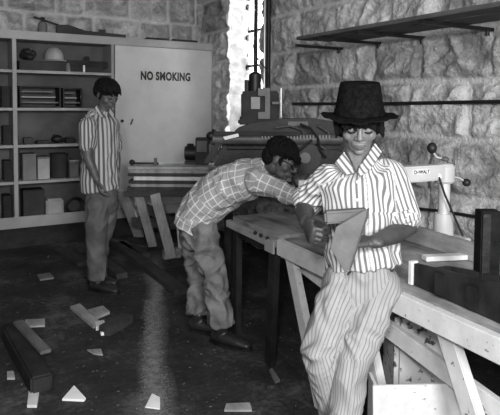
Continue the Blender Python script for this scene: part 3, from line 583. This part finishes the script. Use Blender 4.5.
# ------------------------------------------------------------------ PEOPLE
def remesh(mb, name, m_, parent, vox, it=3, tubes=None, fold=0, ffreq=9, seed=0, mats=None, zstretch=.5):
    me = bpy.data.meshes.new('t'); me.from_pydata([tuple(p) for p in mb.v], [], mb.f)
    bm = bmesh.new(); bm.from_mesh(me)
    bmesh.ops.recalc_face_normals(bm, faces=bm.faces); bm.to_mesh(me); bm.free()
    o = bpy.data.objects.new('t', me); C.objects.link(o)
    r = o.modifiers.new('r', 'REMESH'); r.mode = 'VOXEL'; r.voxel_size = vox
    s = o.modifiers.new('s', 'SMOOTH'); s.factor = .5; s.iterations = it
    bpy.context.view_layer.update()
    dg = bpy.context.evaluated_depsgraph_get(); nm = bpy.data.meshes.new_from_object(o.evaluated_get(dg)); bpy.data.objects.remove(o); nm.name = name
    n = len(nm.vertices); co_ = np.empty(n*3, np.float32); nm.vertices.foreach_get('co', co_); co_ = co_.reshape(-1, 3).astype(float)
    if fold:
        no = np.empty(n*3, np.float32); nm.vertex_normals.foreach_get('vector', no); no = no.reshape(-1, 3)
        for i in range(n):
            p = co_[i]; q = V((p[0]*ffreq+seed, p[1]*ffreq, p[2]*ffreq*zstretch)); w_ = noise.noise_vector(q*.5)
            f = 1-2*abs(noise.noise(q+w_*1.2)); co_[i] = p+no[i]*fold*(f-.4)
    if tubes:
        best = np.full(n, 1e9); su = np.zeros(n); sv = np.zeros(n)
        for path, side, off in tubes:
            L = 0; ra = sum((a+b)/2 for _, a, b in path)/len(path)
            for (p0, a0, b0), (p1, a1, b1) in zip(path[:-1], path[1:]):
                p0_, p1_ = np.array(V(p0)), np.array(V(p1)); d = p1_-p0_; ln = np.linalg.norm(d); d /= ln
                t = np.clip((co_-p0_)@d, 0, ln); rel = co_-p0_-t[:, None]*d; tt = t/ln
                s0 = np.array(V(side)); s0 = s0-d*(s0@d); s0 /= np.linalg.norm(s0); up = np.cross(d, s0)
                a = a0+(a1-a0)*tt; b = b0+(b1-b0)*tt; x = rel@s0; y = rel@up
                dist = np.sqrt((x/a)**2+(y/b)**2+((rel@d)/np.minimum(a, b))**2); m = dist < best
                best[m] = dist[m]; su[m] = (np.arctan2(x/a, -y/b)*ra)[m]+off; sv[m] = (L+t)[m]+off*1.3
                L += ln
        for nme, arr in (('su', su), ('sv', sv)):
            at = nm.attributes.new(nme, 'FLOAT', 'POINT'); at.data.foreach_set('value', arr.astype(np.float32))
    org = np.array(wloc(parent)); co_ -= org; nm.vertices.foreach_set('co', co_.reshape(-1).astype(np.float32)); nm.update()
    nm.polygons.foreach_set('use_smooth', [True]*len(nm.polygons)); nm.materials.clear(); nm.materials.append(M[m_])
    ob = bpy.data.objects.new(name, nm); C.objects.link(ob); ob.parent = parent; return ob
def ext(t): a_, b_ = t[0], t[1]; return [(V(a_[0])-(V(b_[0])-V(a_[0]))*.8, a_[1], a_[2])]+list(t)
def axes(fwd, up):
    y = V(fwd).normalized(); z = V(up); z = (z-y*z.dot(y)).normalized(); x = y.cross(z); return Matrix((x, y, z)).transposed()
def head(mb, c, R_, s=1.0):
    def e(p, r): mb.ell(c+R_@(V(p)*s), tuple(k*s for k in r), R_, 24, 16)
    e((0, -.015, .030), (.074, .094, .086)); e((0, .026, -.015), (.063, .062, .078)); e((0, .035, -.068), (.046, .046, .036)); e((0, .066, -.090), (.020, .015, .014))
    for x in (-1, 1):
        e((x*.040, .050, -.028), (.024, .026, .024)); e((x*.031, .0765, .002), (.0165, .011, .0095)); e((x*.077, -.008, -.008), (.010, .018, .030)); e((x*.012, .094, -.028), (.009, .010, .008))
        e((x*.028, .078, .019), (.024, .012, .007))
    mb.etube([(c+R_@(V((0, .082, .015))*s), .008*s, .010*s), (c+R_@(V((0, .095, -.008))*s), .009*s, .010*s), (c+R_@(V((0, .105, -.024))*s), .012*s, .011*s)], R_@V((1, 0, 0)), 14)
    e((0, .086, -.053), (.024, .010, .0055)); e((0, .085, -.064), (.020, .011, .0065)); e((0, .078, -.058), (.03, .012, .02))
def face_bits(c, R_, body, s=1.0):
    o = MB()
    for x in (-1, 1): o.tube([c+R_@(V((x*a, y, z))*s) for a, y, z in ((.014, .090, .021), (.030, .089, .026), (.046, .076, .020))], [.003*s, .004*s, .002*s], 8)
    o.build('eyebrow', 'hair', body)
    for x in (-1, 1): MB().tube([c+R_@(V((x*a, y, z))*s) for a, y, z in ((.018, .0865, -.003), (.026, .0885, -.006), (.036, .0885, -.006), (.045, .080, -.003))], .0026*s, 8).build('eyelid_line', 'hair', body)
    o = MB(); o.tube([c+R_@(V((a, y, z))*s) for a, y, z in ((-.024, .088, -.058), (-.012, .096, -.0565), (0, .0975, -.058), (.012, .096, -.0565), (.024, .088, -.058))], [.002, .0045, .005, .0045, .002], 8)
    o.tube([c+R_@(V((a, y, z))*s) for a, y, z in ((-.018, .090, -.064), (0, .0965, -.066), (.018, .090, -.064))], [.003, .006, .003], 8); o.build('lips', 'lip', body)
def hand(mb, wr, d, n, side, curls=(.5, .6, .5), thumb=(.6, .5), s=1.0, tn=.35):
    d = V(d).normalized(); n = V(n); n = (n-d*n.dot(d)).normalized(); sd = d.cross(n)*side; wr = V(wr)
    kn = wr+d*.088*s
    mb.etube([(wr-d*.02*s, .025*s, .019*s), (wr+d*.015*s, .030*s, .017*s), (wr+d*.05*s, .038*s, .015*s), (kn, .038*s, .012*s)], sd, 20)
    for i, (o_, L) in enumerate(((.029, .070), (.0095, .079), (-.0105, .074), (-.029, .058))):
        p = kn+sd*(o_*s)-d*(.008*s if i in (0, 3) else .002*s); dirv = (d+sd*(o_*1.2)).normalized(); pts = [p-d*.02*s, p]; rs = [.0095*s, .0095*s]
        for j, (f, cu) in enumerate(zip((.45, .31, .24), curls)):
            dirv = (dirv*math.cos(cu)+n*math.sin(cu)).normalized() if j == 0 else (Matrix.Rotation(cu, 3, dirv.cross(n).normalized() if dirv.cross(n).length > .05 else sd) @ dirv).normalized()
            ax_ = d.cross(n).normalized()
            p = p+dirv*(L*f*s); pts.append(p); rs.append((.0088-.0009*j)*s)
            n_ = n
        mb.etube([(q, r, r) for q, r in zip(pts, rs)], ax_, 14)
    p = wr+d*.022*s+sd*.024*s+n*.004*s; dirv = (sd*.75+d*.75+n*tn).normalized(); pts = [p-sd*.01*s, p]; rs = [.013*s, .013*s]
    for j, (L, cu) in enumerate(((.038, 0), (.032, thumb[0]), (.026, thumb[1]))):
        tgt = (d-sd*.3+n*.4).normalized(); dirv = (dirv*(1-cu*.7)+tgt*cu*.7).normalized(); p = p+dirv*L*s; pts.append(p); rs.append((.0115-.0015*j)*s)
    mb.etube([(q, r, r) for q, r in zip(pts, rs)], n, 14)
def hairmesh(c, R_, parent, blobs, seed, tufts=(), vox=.005, name='hair'):
    mb = MB()
    for p, r in blobs: mb.ell(c+R_@V(p), r, R_, 22, 14)
    for a, b, r in tufts: mb.etube([(c+R_@V(a), r, r), (c+R_@((V(a)+V(b))/2), r*.8, r*.8), (c+R_@V(b), r*.25, r*.25)], None, 8)
    return remesh(mb, name, 'hair', parent, vox, 2, fold=.009, ffreq=55, seed=seed, zstretch=.45)
def collar(pts_sets, parent, m_):
    for pl, ext in pts_sets:
        o = MB().prism(pl, ext).build('collar', m_, parent, .0015)
        for nme, val in (('su', .0), ('sv', .03)):
            at = o.data.attributes.new(nme, 'FLOAT', 'POINT'); arr = np.array([((v_.co.x*Rh.x+v_.co.y*Rh.y)*.7+v_.co.z*.5)+val for v_ in o.data.vertices], np.float32); at.data.foreach_set('value', arr)
def shoe(ank, toe_dir, parent, s=1.0, m_='leather'):
    d = V((toe_dir[0], toe_dir[1], 0)).normalized(); sd = V((-d.y, d.x, 0)); a = V((ank[0], ank[1], 0)); mb = MB()
    mb.etube([(a-d*.045*s+Up*.045*s, .034*s, .036*s), (a+d*.03*s+Up*.042*s, .040*s, .038*s), (a+d*.11*s+Up*.034*s, .045*s, .030*s), (a+d*.175*s+Up*.026*s, .036*s, .022*s)], sd, 18)
    mb.etube([(a-d*.02*s+Up*.05*s, .036*s, .04*s), (a+Up*.11*s, .04*s, .04*s)], sd, 16)
    o = remesh(mb, 'shoe', m_, parent, .006, 2); so = MB().prism([a-d*.075*s+sd*.02*s, a-d*.08*s, a-d*.075*s-sd*.02*s, a-d*.02*s-sd*.038*s, a+d*.09*s-sd*.048*s, a+d*.16*s-sd*.04*s, a+d*.195*s-sd*.018*s, a+d*.2*s, a+d*.195*s+sd*.018*s, a+d*.16*s+sd*.04*s, a+d*.09*s+sd*.048*s, a-d*.02*s+sd*.038*s], Up*.016)
    so.build('sole', 'black', o)
# ============ man in the hat (front)
def p1(x, y, d): return P(x, y, d)
ankR = P(346, 470, 2.16); ankR.z = .09; ankL = P(334, 470, 1.95); ankL.z = .09
ft = (ankR+ankL)/2; man = thing('person', 'man in black hat and striped shirt leaning on the white bench, holding a wooden wedge', 'person', V((ft.x, ft.y, 0)))
bk = -Fh    # toward camera
nb_ = p1(357, 158, 2.25); hc = p1(359, 123.5, 2.20)
shR, shL = p1(333, 177, 2.25), p1(390, 174, 2.24); elR, elL = p1(304, 204, 2.36), p1(408, 229, 2.17); wrR, wrL = p1(306, 221, 2.12), p1(374, 242, 2.01)
chest = p1(361, 188, 2.24); waist = p1(362, 235, 2.23); pel = p1(361, 268, 2.19)
hpR, hpL = p1(344, 285, 2.18), p1(379, 287, 2.18); knR, knL = p1(319, 352, 2.08), p1(353, 358, 2.05)
HR = axes((-Fh*1.0-Rh*.14-Up*.34), Up*1-Fh*.0)
body = MB(); head(body, hc, HR, 1.0)
body.etube([(nb_-Up*.04, .06, .055), (nb_+Up*.01, .052, .052), (hc-Up*.05+Fh*.012, .050, .055)], Rh)
body.etube([(nb_-Up*.05, .10, .07), (chest, .145, .09), (waist, .125, .085), (pel, .13, .09)], Rh)
body.etube([(nb_-Up*.05-Rh*.03, .045, .045), (shR, .042, .042), (elR, .038, .038), ((elR+wrR)/2, .039, .037), (wrR, .030, .026)], Fh)
body.etube([(nb_-Up*.05+Rh*.03, .045, .045), (shL, .042, .042), (shL.lerp(elL, .6), .040, .040), (elL, .037, .037), (elL.lerp(wrL, .35), .038, .037), ((elL+wrL)/2, .038, .036), (wrL, .028, .024)], Fh)
for hp, kn, an in ((hpR, knR, ankR), (hpL, knL, ankL)): body.etube([(hp, .07, .07), (kn, .05, .05), (an, .035, .035)], Rh)
hand(body, wrR, (p1(313, 238, 2.03)-wrR), (Rh*.9+Fh*.4), 1, (1.2, 1.2, .8), (.5, .5), 1.0)
hand(body, wrL, (p1(350, 240, 2.045)-wrL), Up*.9-Fh*.35, -1, (.3, .5, .4), (.5, .4), .95, tn=.25)
bo = remesh(body, 'body', 'skin_arm_shaded', man, .0032, 2)
bo.data.materials.append(M['skin_lit']); hl = hc-wloc(man)-Up*.03
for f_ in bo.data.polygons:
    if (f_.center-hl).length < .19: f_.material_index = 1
# one complexion: lit face and shaded arms are painted into the colour; face features
face_bits(hc, HR, bo)
tuft = [((x*.075, .03, .03), (x*.09, .03+.02*k, -.03-.012*k), .014) for x in (-1, 1) for k in (0, 1)] + [((x, .080, .035), (x*1.2+.004, .098, .010-.006*math.sin(x*200)), .011) for x in (-.05, -.036, -.02, -.004, .012, .028, .044, .056)]
hairmesh(hc, HR, man, [((0, -.03, .03), (.086, .088, .08)), ((-.066, -.01, .0), (.024, .05, .045)), ((.070, -.01, -.004), (.026, .052, .052)), ((0, -.06, -.03), (.07, .05, .06))], 3, tuft)
# hat
hb = hc+HR@V((0, -.008, .034)); hx = HR@V((1, 0, 0)); HU = (Up*1+HR@V((0, 0, 1))*.6).normalized(); HB = HU.cross(hx).normalized(); hx = HB.cross(HU).normalized()
hat = thing('hat_tmp', None, None, hb); bpy.data.objects.remove(hat)
ht = MB().lathe(hb, [(.094, -.012), (.099, .0), (.096, .015), (.090, .05), (.083, .09), (.078, .118), (.074, .127), (.060, .124), (.02, .113), (.002, .111)], 40, (hx, HB, HU), 1.0, 1.12)
hat = ht.build('hat', 'felt', man, smooth=True)
br = MB(); n = 48; vs = []; prof = [(.094, -.004), (.115, -.006), (.138, -.006), (.150, -.004), (.151, .000), (.138, .0), (.115, .001), (.094, .004)]
for j, (r, z) in enumerate(prof):
    for k_ in range(n):
        t = 2*PI*k_/n; w_ = (r-.094)/.056; zz = z+w_*(.002*math.cos(2*t)-.006*abs(math.sin(t))**2 + .004*math.sin(3*t+1)+.003*math.sin(11*t)); vs.append(hb+hx*(r*math.cos(t))+HB*(r*1.08*math.sin(t))+HU*zz)
br.add(vs, [(j*n+k_, j*n+(k_+1) % n, ((j+1) % len(prof))*n+(k_+1) % n, ((j+1) % len(prof))*n+k_) for j in range(len(prof)) for k_ in range(n)]); br.build('brim', 'felt', hat, smooth=True)
MB().lathe(hb, [(.0975, .002), (.0995, .004), (.0970, .022), (.093, .024)], 40, (hx, HB, HU), 1, 1.12).build('hat_band', 'felt', hat)
# shirt
tor = [(nb_-Up*.015, .058, .055), (nb_-Up*.045, .115, .068), (p1(361, 180, 2.24), .152, .098), (chest, .158, .108), (p1(362, 215, 2.22), .150, .110), (waist, .143, .112), (p1(362, 255, 2.20), .142, .118), (p1(364, 268, 2.19), .145, .122)]
yk = [(shR+Up*.002, .052, .052), (nb_-Up*.062, .07, .056), (shL+Up*.002, .052, .052)]
slR = [(shR, .060, .060), (shR.lerp(elR, .5), .062, .062), (shR.lerp(elR, .86), .060, .060)]
slL = [(shL, .058, .060), (shL.lerp(elL, .5), .056, .060), (shL.lerp(elL, .80), .056, .060)]
mb = MB(); tubes = [(tor, Rh, .003), (ext(slR), Fh, .0), (ext(slL), Fh, .0)]
mb.etube(tor, Rh, 36, round_=False); mb.etube(slR, Fh, 24); mb.etube(slL, Fh, 24); mb.etube(yk, Fh, 24)
sh1 = remesh(mb, 'shirt', 'shirt1', man, .0055, 7, tubes, .016, 12, 5)
for a_, b_, r_ in ((shR.lerp(elR, .76), shR.lerp(elR, 1.0), .064), (shL.lerp(elL, .70), shL.lerp(elL, .90), .061)):
    m2 = MB(); pa = [(a_, r_, r_), (a_.lerp(b_, .5), r_+.004, r_+.004), (b_, r_, r_)]; m2.etube(pa, Fh, 24, round_=False); remesh(m2, 'cuff', 'shirt1', sh1, .005, 2, [(pa, Fh, 0)], .005, 20, 9)
def pl(x, y, dd=0): return p1(x, y, 2.25+dd)
collar([([pl(344, 152, -.035), pl(350, 161, -.08), pl(354, 173, -.12), pl(345, 175, -.118), pl(335, 163, -.075)], Fh*.006), ([pl(375, 143, -.015), pl(382, 152, -.045), pl(371, 169, -.116), pl(358, 178, -.124), pl(359, 168, -.113), pl(368, 155, -.07)], Fh*.006)], sh1, 'shirt1')
MB().prism([pl(347, 152, -.055), pl(366, 151, -.055), pl(361, 162, -.085), pl(356, 172, -.105), pl(352, 162, -.085)], Fh*.02).build('neck_opening', 'skin_lit', bo, .004)
for y_ in (182, 200): MB().ell(pl(357, y_, -.115 if y_ < 190 else -.125), (.006, .006, .006)).build('button', 'paper', sh1)
# trousers
mb = MB(); wst = [(p1(361, 262, 2.20), .118, .10), (p1(361, 278, 2.19), .128, .108), (p1(361, 292, 2.18), .125, .105)]
lgR = [(hpR, .078, .085), (hpR.lerp(knR, .5), .080, .085), (knR, .066, .072), (knR.lerp(ankR, .4), .052, .06), (knR.lerp(ankR, .85)+V((0, 0, 0)), .062, .072)]
lgL = [(hpL, .078, .088), (hpL.lerp(knL, .5), .082, .088), (knL, .064, .072), (knL.lerp(ankL, .35), .054, .062), (knL.lerp(ankL, .85), .064, .074)]
mb.etube(wst, Rh, 30); mb.etube(lgR, Rh, 26, round_=False); mb.etube(lgL, Rh, 26, round_=False)
mb.ell(hpR, .085); mb.ell(hpL, .088)
tro = remesh(mb, 'trousers', 'trous1', man, .006, 4, [(wst, Rh, 0), (lgR, Rh, .003), (lgL, Rh, .003)], .014, 13, 2, zstretch=.9)
shoe(ankR, (-Fh*.9-Rh*.3), man); shoe(ankL, (-Fh*.9-Rh*.4), man)
# wooden wedge he holds
wd = thing('wooden_wedge', 'sanded wooden wedge with a crossbar held in the hatted man\'s hands', 'wood', p1(350, 273, 1.96))
tri = [p1(367, 209, 1.95), p1(366, 216, 1.95), p1(349, 270, 1.94), p1(345, 273, 1.94), p1(330, 248, 1.95), p1(336, 227, 1.95)]
tp = MB().prism(tri, Fh*.03+Rh*.016); tp.build('triangle_board', 'board', wd, .002)
MB().bar(p1(324, 217, 2.01), p1(368, 214, 2.01), .05, .045, Fh).build('crossbar', 'board', wd, .008)
# ============ bending man (checked shirt)
fr = (Rh*1.0-Fh*.12).normalized(); sdv = Fh
a1, a2 = PZ(199, 331, 0), PZ(222, 344, 0); a1.z = a2.z = .09
man2 = thing('person', 'man in checked shirt and spectacles bending over the darker bench', 'person', V(((a1.x+a2.x)/2, (a1.y+a2.y)/2, 0)))
pel = P(197, 226, 3.58); mid = P(218, 196, 3.53); ch = P(248, 179, 3.45); nk = P(266, 168, 3.42); hc2 = P(282, 160, 3.34)
HR2 = axes((Rh*.84-Up*.42-Fh*.40), (Up*.85+Rh*.4))
sN, sF = P(257, 181, 3.29), P(258, 172, 3.60); eN, wN = P(292, 196, 3.20), P(330, 214, 3.16); eF, wF = P(290, 196, 3.62), P(320, 208, 3.5)
body = MB(); head(body, hc2, HR2, 1.0); body.etube([(ch, .08, .07), (nk, .055, .055), (hc2-HR2@V((0, .02, .05)), .05, .05)], Fh)
body.etube([(pel, .14, .09), (mid, .13, .09), (ch, .15, .09)], Fh)
for s_, e_, w_ in ((sN, eN, wN), (sF, eF, wF)): body.etube([(ch.lerp(s_, .5), .05, .05), (s_, .05, .05), (e_, .04, .04), (w_, .025, .022)], Fh)
hand(body, wN, Rh*.9-Up*.35, -Up, -1, (.3, .4, .3)); hand(body, wF, Rh*.9-Up*.3, -Up, 1, (.3, .4, .3))
h1, h2 = P(193, 232, 3.66), P(203, 232, 3.47); k1, k2 = P(199, 276, 3.72), P(214, 275, 3.46)
for h_, k_, a_ in ((h1, k1, a1), (h2, k2, a2)): body.etube([(h_, .075, .075), (k_, .052, .052), (a_, .036, .036)], Fh)
bo2 = remesh(body, 'body', 'skin_dark', man2, .0042, 2); face_bits(hc2, HR2, bo2)
tf = [((x, .07, .055), (x*1.1, .10, .02), .013) for x in (-.05, -.03, -.01, .01, .03, .05)]+[((x*.074, .02, .0), (x*.078, .028, -.035), .011) for x in (-1, 1)]
hairmesh(hc2, HR2, man2, [((0, -.025, .055), (.092, .104, .080)), ((0, -.07, .0), (.08, .055, .070)), ((.062, -.050, .035), (.028, .045, .04)), ((-.062, -.050, .035), (.028, .045, .04))], 8, tf)
gl = MB()
for x in (-1, 1):
    gl.tube([hc2+HR2@V((x*.032+.022*math.cos(t), .098-.004*abs(math.cos(t)), .0+.018*math.sin(t))) for t in np.linspace(0, 2*PI, 17)], .0042, 8); gl.tube([hc2+HR2@V(q) for q in ((x*.054, .094, .004), (x*.076, .04, .006), (x*.078, -.01, .0))], .003, 8)
gl.tube([hc2+HR2@V((-.010, .099, .002)), hc2+HR2@V((0, .104, .004)), hc2+HR2@V((.010, .099, .002))], .003, 8)
spec_ = gl.build('spectacles', 'glassf', man2)
for x in (-1, 1): MB().ell(hc2+HR2@V((x*.032, .096, 0)), (.021, .0015, .017), HR2).build('lens', 'lens', spec_)
tor = [(P(193, 227, 3.58), .165, .128), (P(199, 212, 3.57), .168, .130), (P(214, 196, 3.54), .165, .135), (P(233, 184, 3.49), .165, .135), (ch, .17, .125), (P(260, 172, 3.43), .12, .09), (P(267, 167, 3.42), .065, .062)]
def sl(s_, e_, w_): return [(ch.lerp(s_, .6), .075, .075), (s_, .074, .074), (s_.lerp(e_, .5), .062, .062), (e_, .050, .050), (e_.lerp(w_, .6), .044, .044)]
t1, t2 = sl(sN, eN, wN), sl(sF, eF, wF); mb = MB(); mb.etube(tor, Fh, 34, round_=False); mb.etube(t1, Fh, 22); mb.etube(t2, Fh, 22)
sh2 = remesh(mb, 'shirt', 'shirt2', man2, .007, 7, [(tor, Fh, .01), (ext(t1), Fh, 0), (ext(t2), Fh, 0)], .016, 10, 4, zstretch=1)
collar([([P(261, 160, 3.37), P(266, 160, 3.36), P(270, 172, 3.34), P(264, 174, 3.34)], Fh*.006)], sh2, 'shirt2')
mb = MB(); w0 = [(P(196, 222, 3.58), .135, .105), (P(197, 234, 3.57), .135, .105)]
def lg(h_, k_, a_): return [(h_, .088, .088), (h_.lerp(k_, .5), .085, .085), (k_, .070, .072), (k_.lerp(a_, .5), .070, .072), (k_.lerp(a_, .90), .075, .078)]
l1, l2 = lg(h1, k1, a1), lg(h2, k2, a2); mb.etube(w0, Fh, 28); mb.etube(l1, Fh, 24, round_=False); mb.etube(l2, Fh, 24, round_=False); mb.ell(h1, .09); mb.ell(h2, .09)
tr2 = remesh(mb, 'trousers', 'trous2', man2, .007, 4, [(w0, Fh, 0), (l1, Fh, 0), (l2, Fh, 0)], .022, 11, 6, zstretch=1.1)
shoe(a1, Rh*.8-Fh*.3, man2, 1.0); shoe(a2, Rh*.9-Fh*.45, man2, 1.05)
# ============ standing man (far)
a1, a2 = PZ(92, 287, 0), PZ(98, 291, 0); a1 = PZ(96, 284, 0); a1.z = a2.z = .08
man3 = thing('person', 'man in striped shirt standing before the cabinet shelves, looking down', 'person', V(((a1.x+a2.x)/2, (a1.y+a2.y)/2, 0)))
D3 = 4.45; hc3 = P(107, 95, D3-.02); nk = P(103, 113, D3); ch = P(100, 135, D3); wa = P(100, 165, D3); pel = P(103, 192, D3)
sN, sF = P(87, 126, D3-.14), P(112, 125, D3+.13); eN, wN = P(88, 158, D3-.2), P(97, 180, D3-.20); eF, wF = P(116, 160, D3+.15), P(115, 182, D3+.05)
sd3 = (Rh*.72+Fh*.69).normalized(); fd3 = (Rh*.69-Fh*.72).normalized()
HR3 = axes((Rh*.80-Fh*.60-Up*.36), Up)
body = MB(); head(body, hc3, HR3, .98); body.etube([(ch, .1, .07), (nk, .055, .052), (hc3-Up*.05-fd3*.01, .05, .05)], sd3); body.etube([(nk-Up*.04, .09, .06), (ch, .13, .08), (wa, .12, .08), (pel, .12, .09)], sd3)
for s_, e_, w_ in ((sN, eN, wN), (sF, eF, wF)): body.etube([(ch.lerp(s_, .6)+Up*.03, .05, .05), (s_, .048, .048), (e_, .039, .039), (e_.lerp(w_, .4), .038, .036), (w_, .025, .024)], fd3)
hand(body, wN, P(101, 193, D3-.2)-wN, fd3*.3+Fh*.4+Rh*.4, 1, (.4, .5, .4)); hand(body, wF, -Up+fd3*.1, -sd3, 1, (.5, .6, .4))
h1, h2 = P(98, 205, D3-.07), P(106, 205, D3+.07); k1, k2 = P(96, 243, D3-.04), P(101, 240, D3+.08)
h1, h2 = P(97, 205, D3-.07), P(108, 205, D3+.07)
for h_, k_, a_ in ((h1, k1, a2), (h2, k2, a1)): body.etube([(h_, .07, .07), (k_, .05, .05), (a_, .035, .035)], sd3)
bo3 = remesh(body, 'body', 'skin_dark', man3, .0045, 2); face_bits(hc3, HR3, bo3)
tf = [((x, .06, .072), (x*1.15, .094, .038+.006*math.sin(x*150)), .013) for x in (-.05, -.03, -.01, .01, .03, .05)]+[((x*.074, .015, .01), (x*.08, .02, -.035), .011) for x in (-1, 1)]
hairmesh(hc3, HR3, man3, [((0, -.014, .058), (.093, .110, .074)), ((0, -.068, .01), (.076, .045, .06)), ((.06, -.045, .03), (.030, .045, .04)), ((-.06, -.045, .03), (.030, .045, .04)), ((0, .05, .065), (.07, .045, .035))], 12, tf)
tor = [(P(103, 109.5, D3), .06, .055), (P(101, 114, D3), .105, .07), (P(100, 122, D3), .148, .098), (ch, .152, .112), (P(100, 150, D3), .148, .118), (wa, .150, .122), (P(100, 180, D3), .155, .128), (P(101, 190, D3), .158, .132)]
t1 = [(sN, .060, .060), (sN.lerp(eN, .6), .060, .064)]; t2 = [(sF, .060, .060), (sF.lerp(eF, .6), .060, .064)]; yk = [(sN+Up*.004, .052, .052), (nk-Up*.07, .065, .056), (sF+Up*.004, .052, .052)]
mb = MB(); mb.etube(tor, sd3, 34, round_=False); mb.etube(t1, fd3, 22); mb.etube(t2, fd3, 22); mb.etube(yk, fd3, 22)
sh3 = remesh(mb, 'shirt', 'shirt3', man3, .007, 6, [(tor, sd3, 0), (ext(t1), fd3, 0), (ext(t2), fd3, 0)], .012, 11, 14)
collar([([P(97, 104, D3-.08), P(101, 110, D3-.12), P(106, 118, D3-.13), P(101, 117, D3-.13), P(95, 108, D3-.1)], Fh*.006), ([P(110, 108, D3-.05), P(114, 111, D3-.04), P(113, 119, D3-.10), P(108, 116, D3-.12)], Fh*.006)], sh3, 'shirt3')
mb = MB(); w0 = [(P(102, 186, D3), .125, .105), (P(102, 203, D3), .130, .110)]
def lg(h_, k_, a_): return [(h_, .088, .088), (h_.lerp(k_, .5), .084, .086), (k_, .072, .075), (k_.lerp(a_, .5), .074, .078), (k_.lerp(a_, .92), .082, .085)]
l1, l2 = lg(h1, k1, a2), lg(h2, k2, a1); mb.etube(w0, sd3, 28); mb.etube(l1, sd3, 24, round_=False); mb.etube(l2, sd3, 24, round_=False); mb.ell(h1, .09); mb.ell(h2, .09)
remesh(mb, 'trousers', 'trous3', man3, .007, 4, [(w0, sd3, 0), (l1, sd3, 0), (l2, sd3, 0)], .012, 9, 16, zstretch=.7)
shoe(a2, Rh*.9-Fh*.35, man3); shoe(a1, Rh*.9-Fh*.2, man3)
# ------------------------------------------------------------------ light
def area(name, loc, tgt, sx, sy, e):
    l = bpy.data.lights.new(name, 'AREA'); l.shape = 'RECTANGLE'; l.size = sx; l.size_y = sy; l.energy = e
    o = bpy.data.objects.new(name, l); C.objects.link(o); o.location = loc; o.rotation_euler = (V(tgt)-V(loc)).to_track_quat('-Z', 'Y').to_euler(); return o
area('daylight_through_doorway', (.3, -1.5, 1.95), (2.6, 3.2, 1.3), 1.0, 1.0, 150)
area('camera_flash', (-.35, -.25, 1.95), (2.2, 3.0, 1.1), .2, .2, 60)
area('daylight_through_window', (4.1, 4.6, 2.5), (3.2, 5.72, 2.0), .4, 1.4, 420)
w = bpy.data.worlds.new('sky'); SC.world = w; w.use_nodes = True; bg = w.node_tree.nodes['Background']; bg.inputs[0].default_value = (1, 1, 1, 1); bg.inputs[1].default_value = .9
SC.view_settings.view_transform = 'Standard'; SC.view_settings.look = 'None'; SC.view_settings.exposure = .2; SC.view_settings.gamma = 1
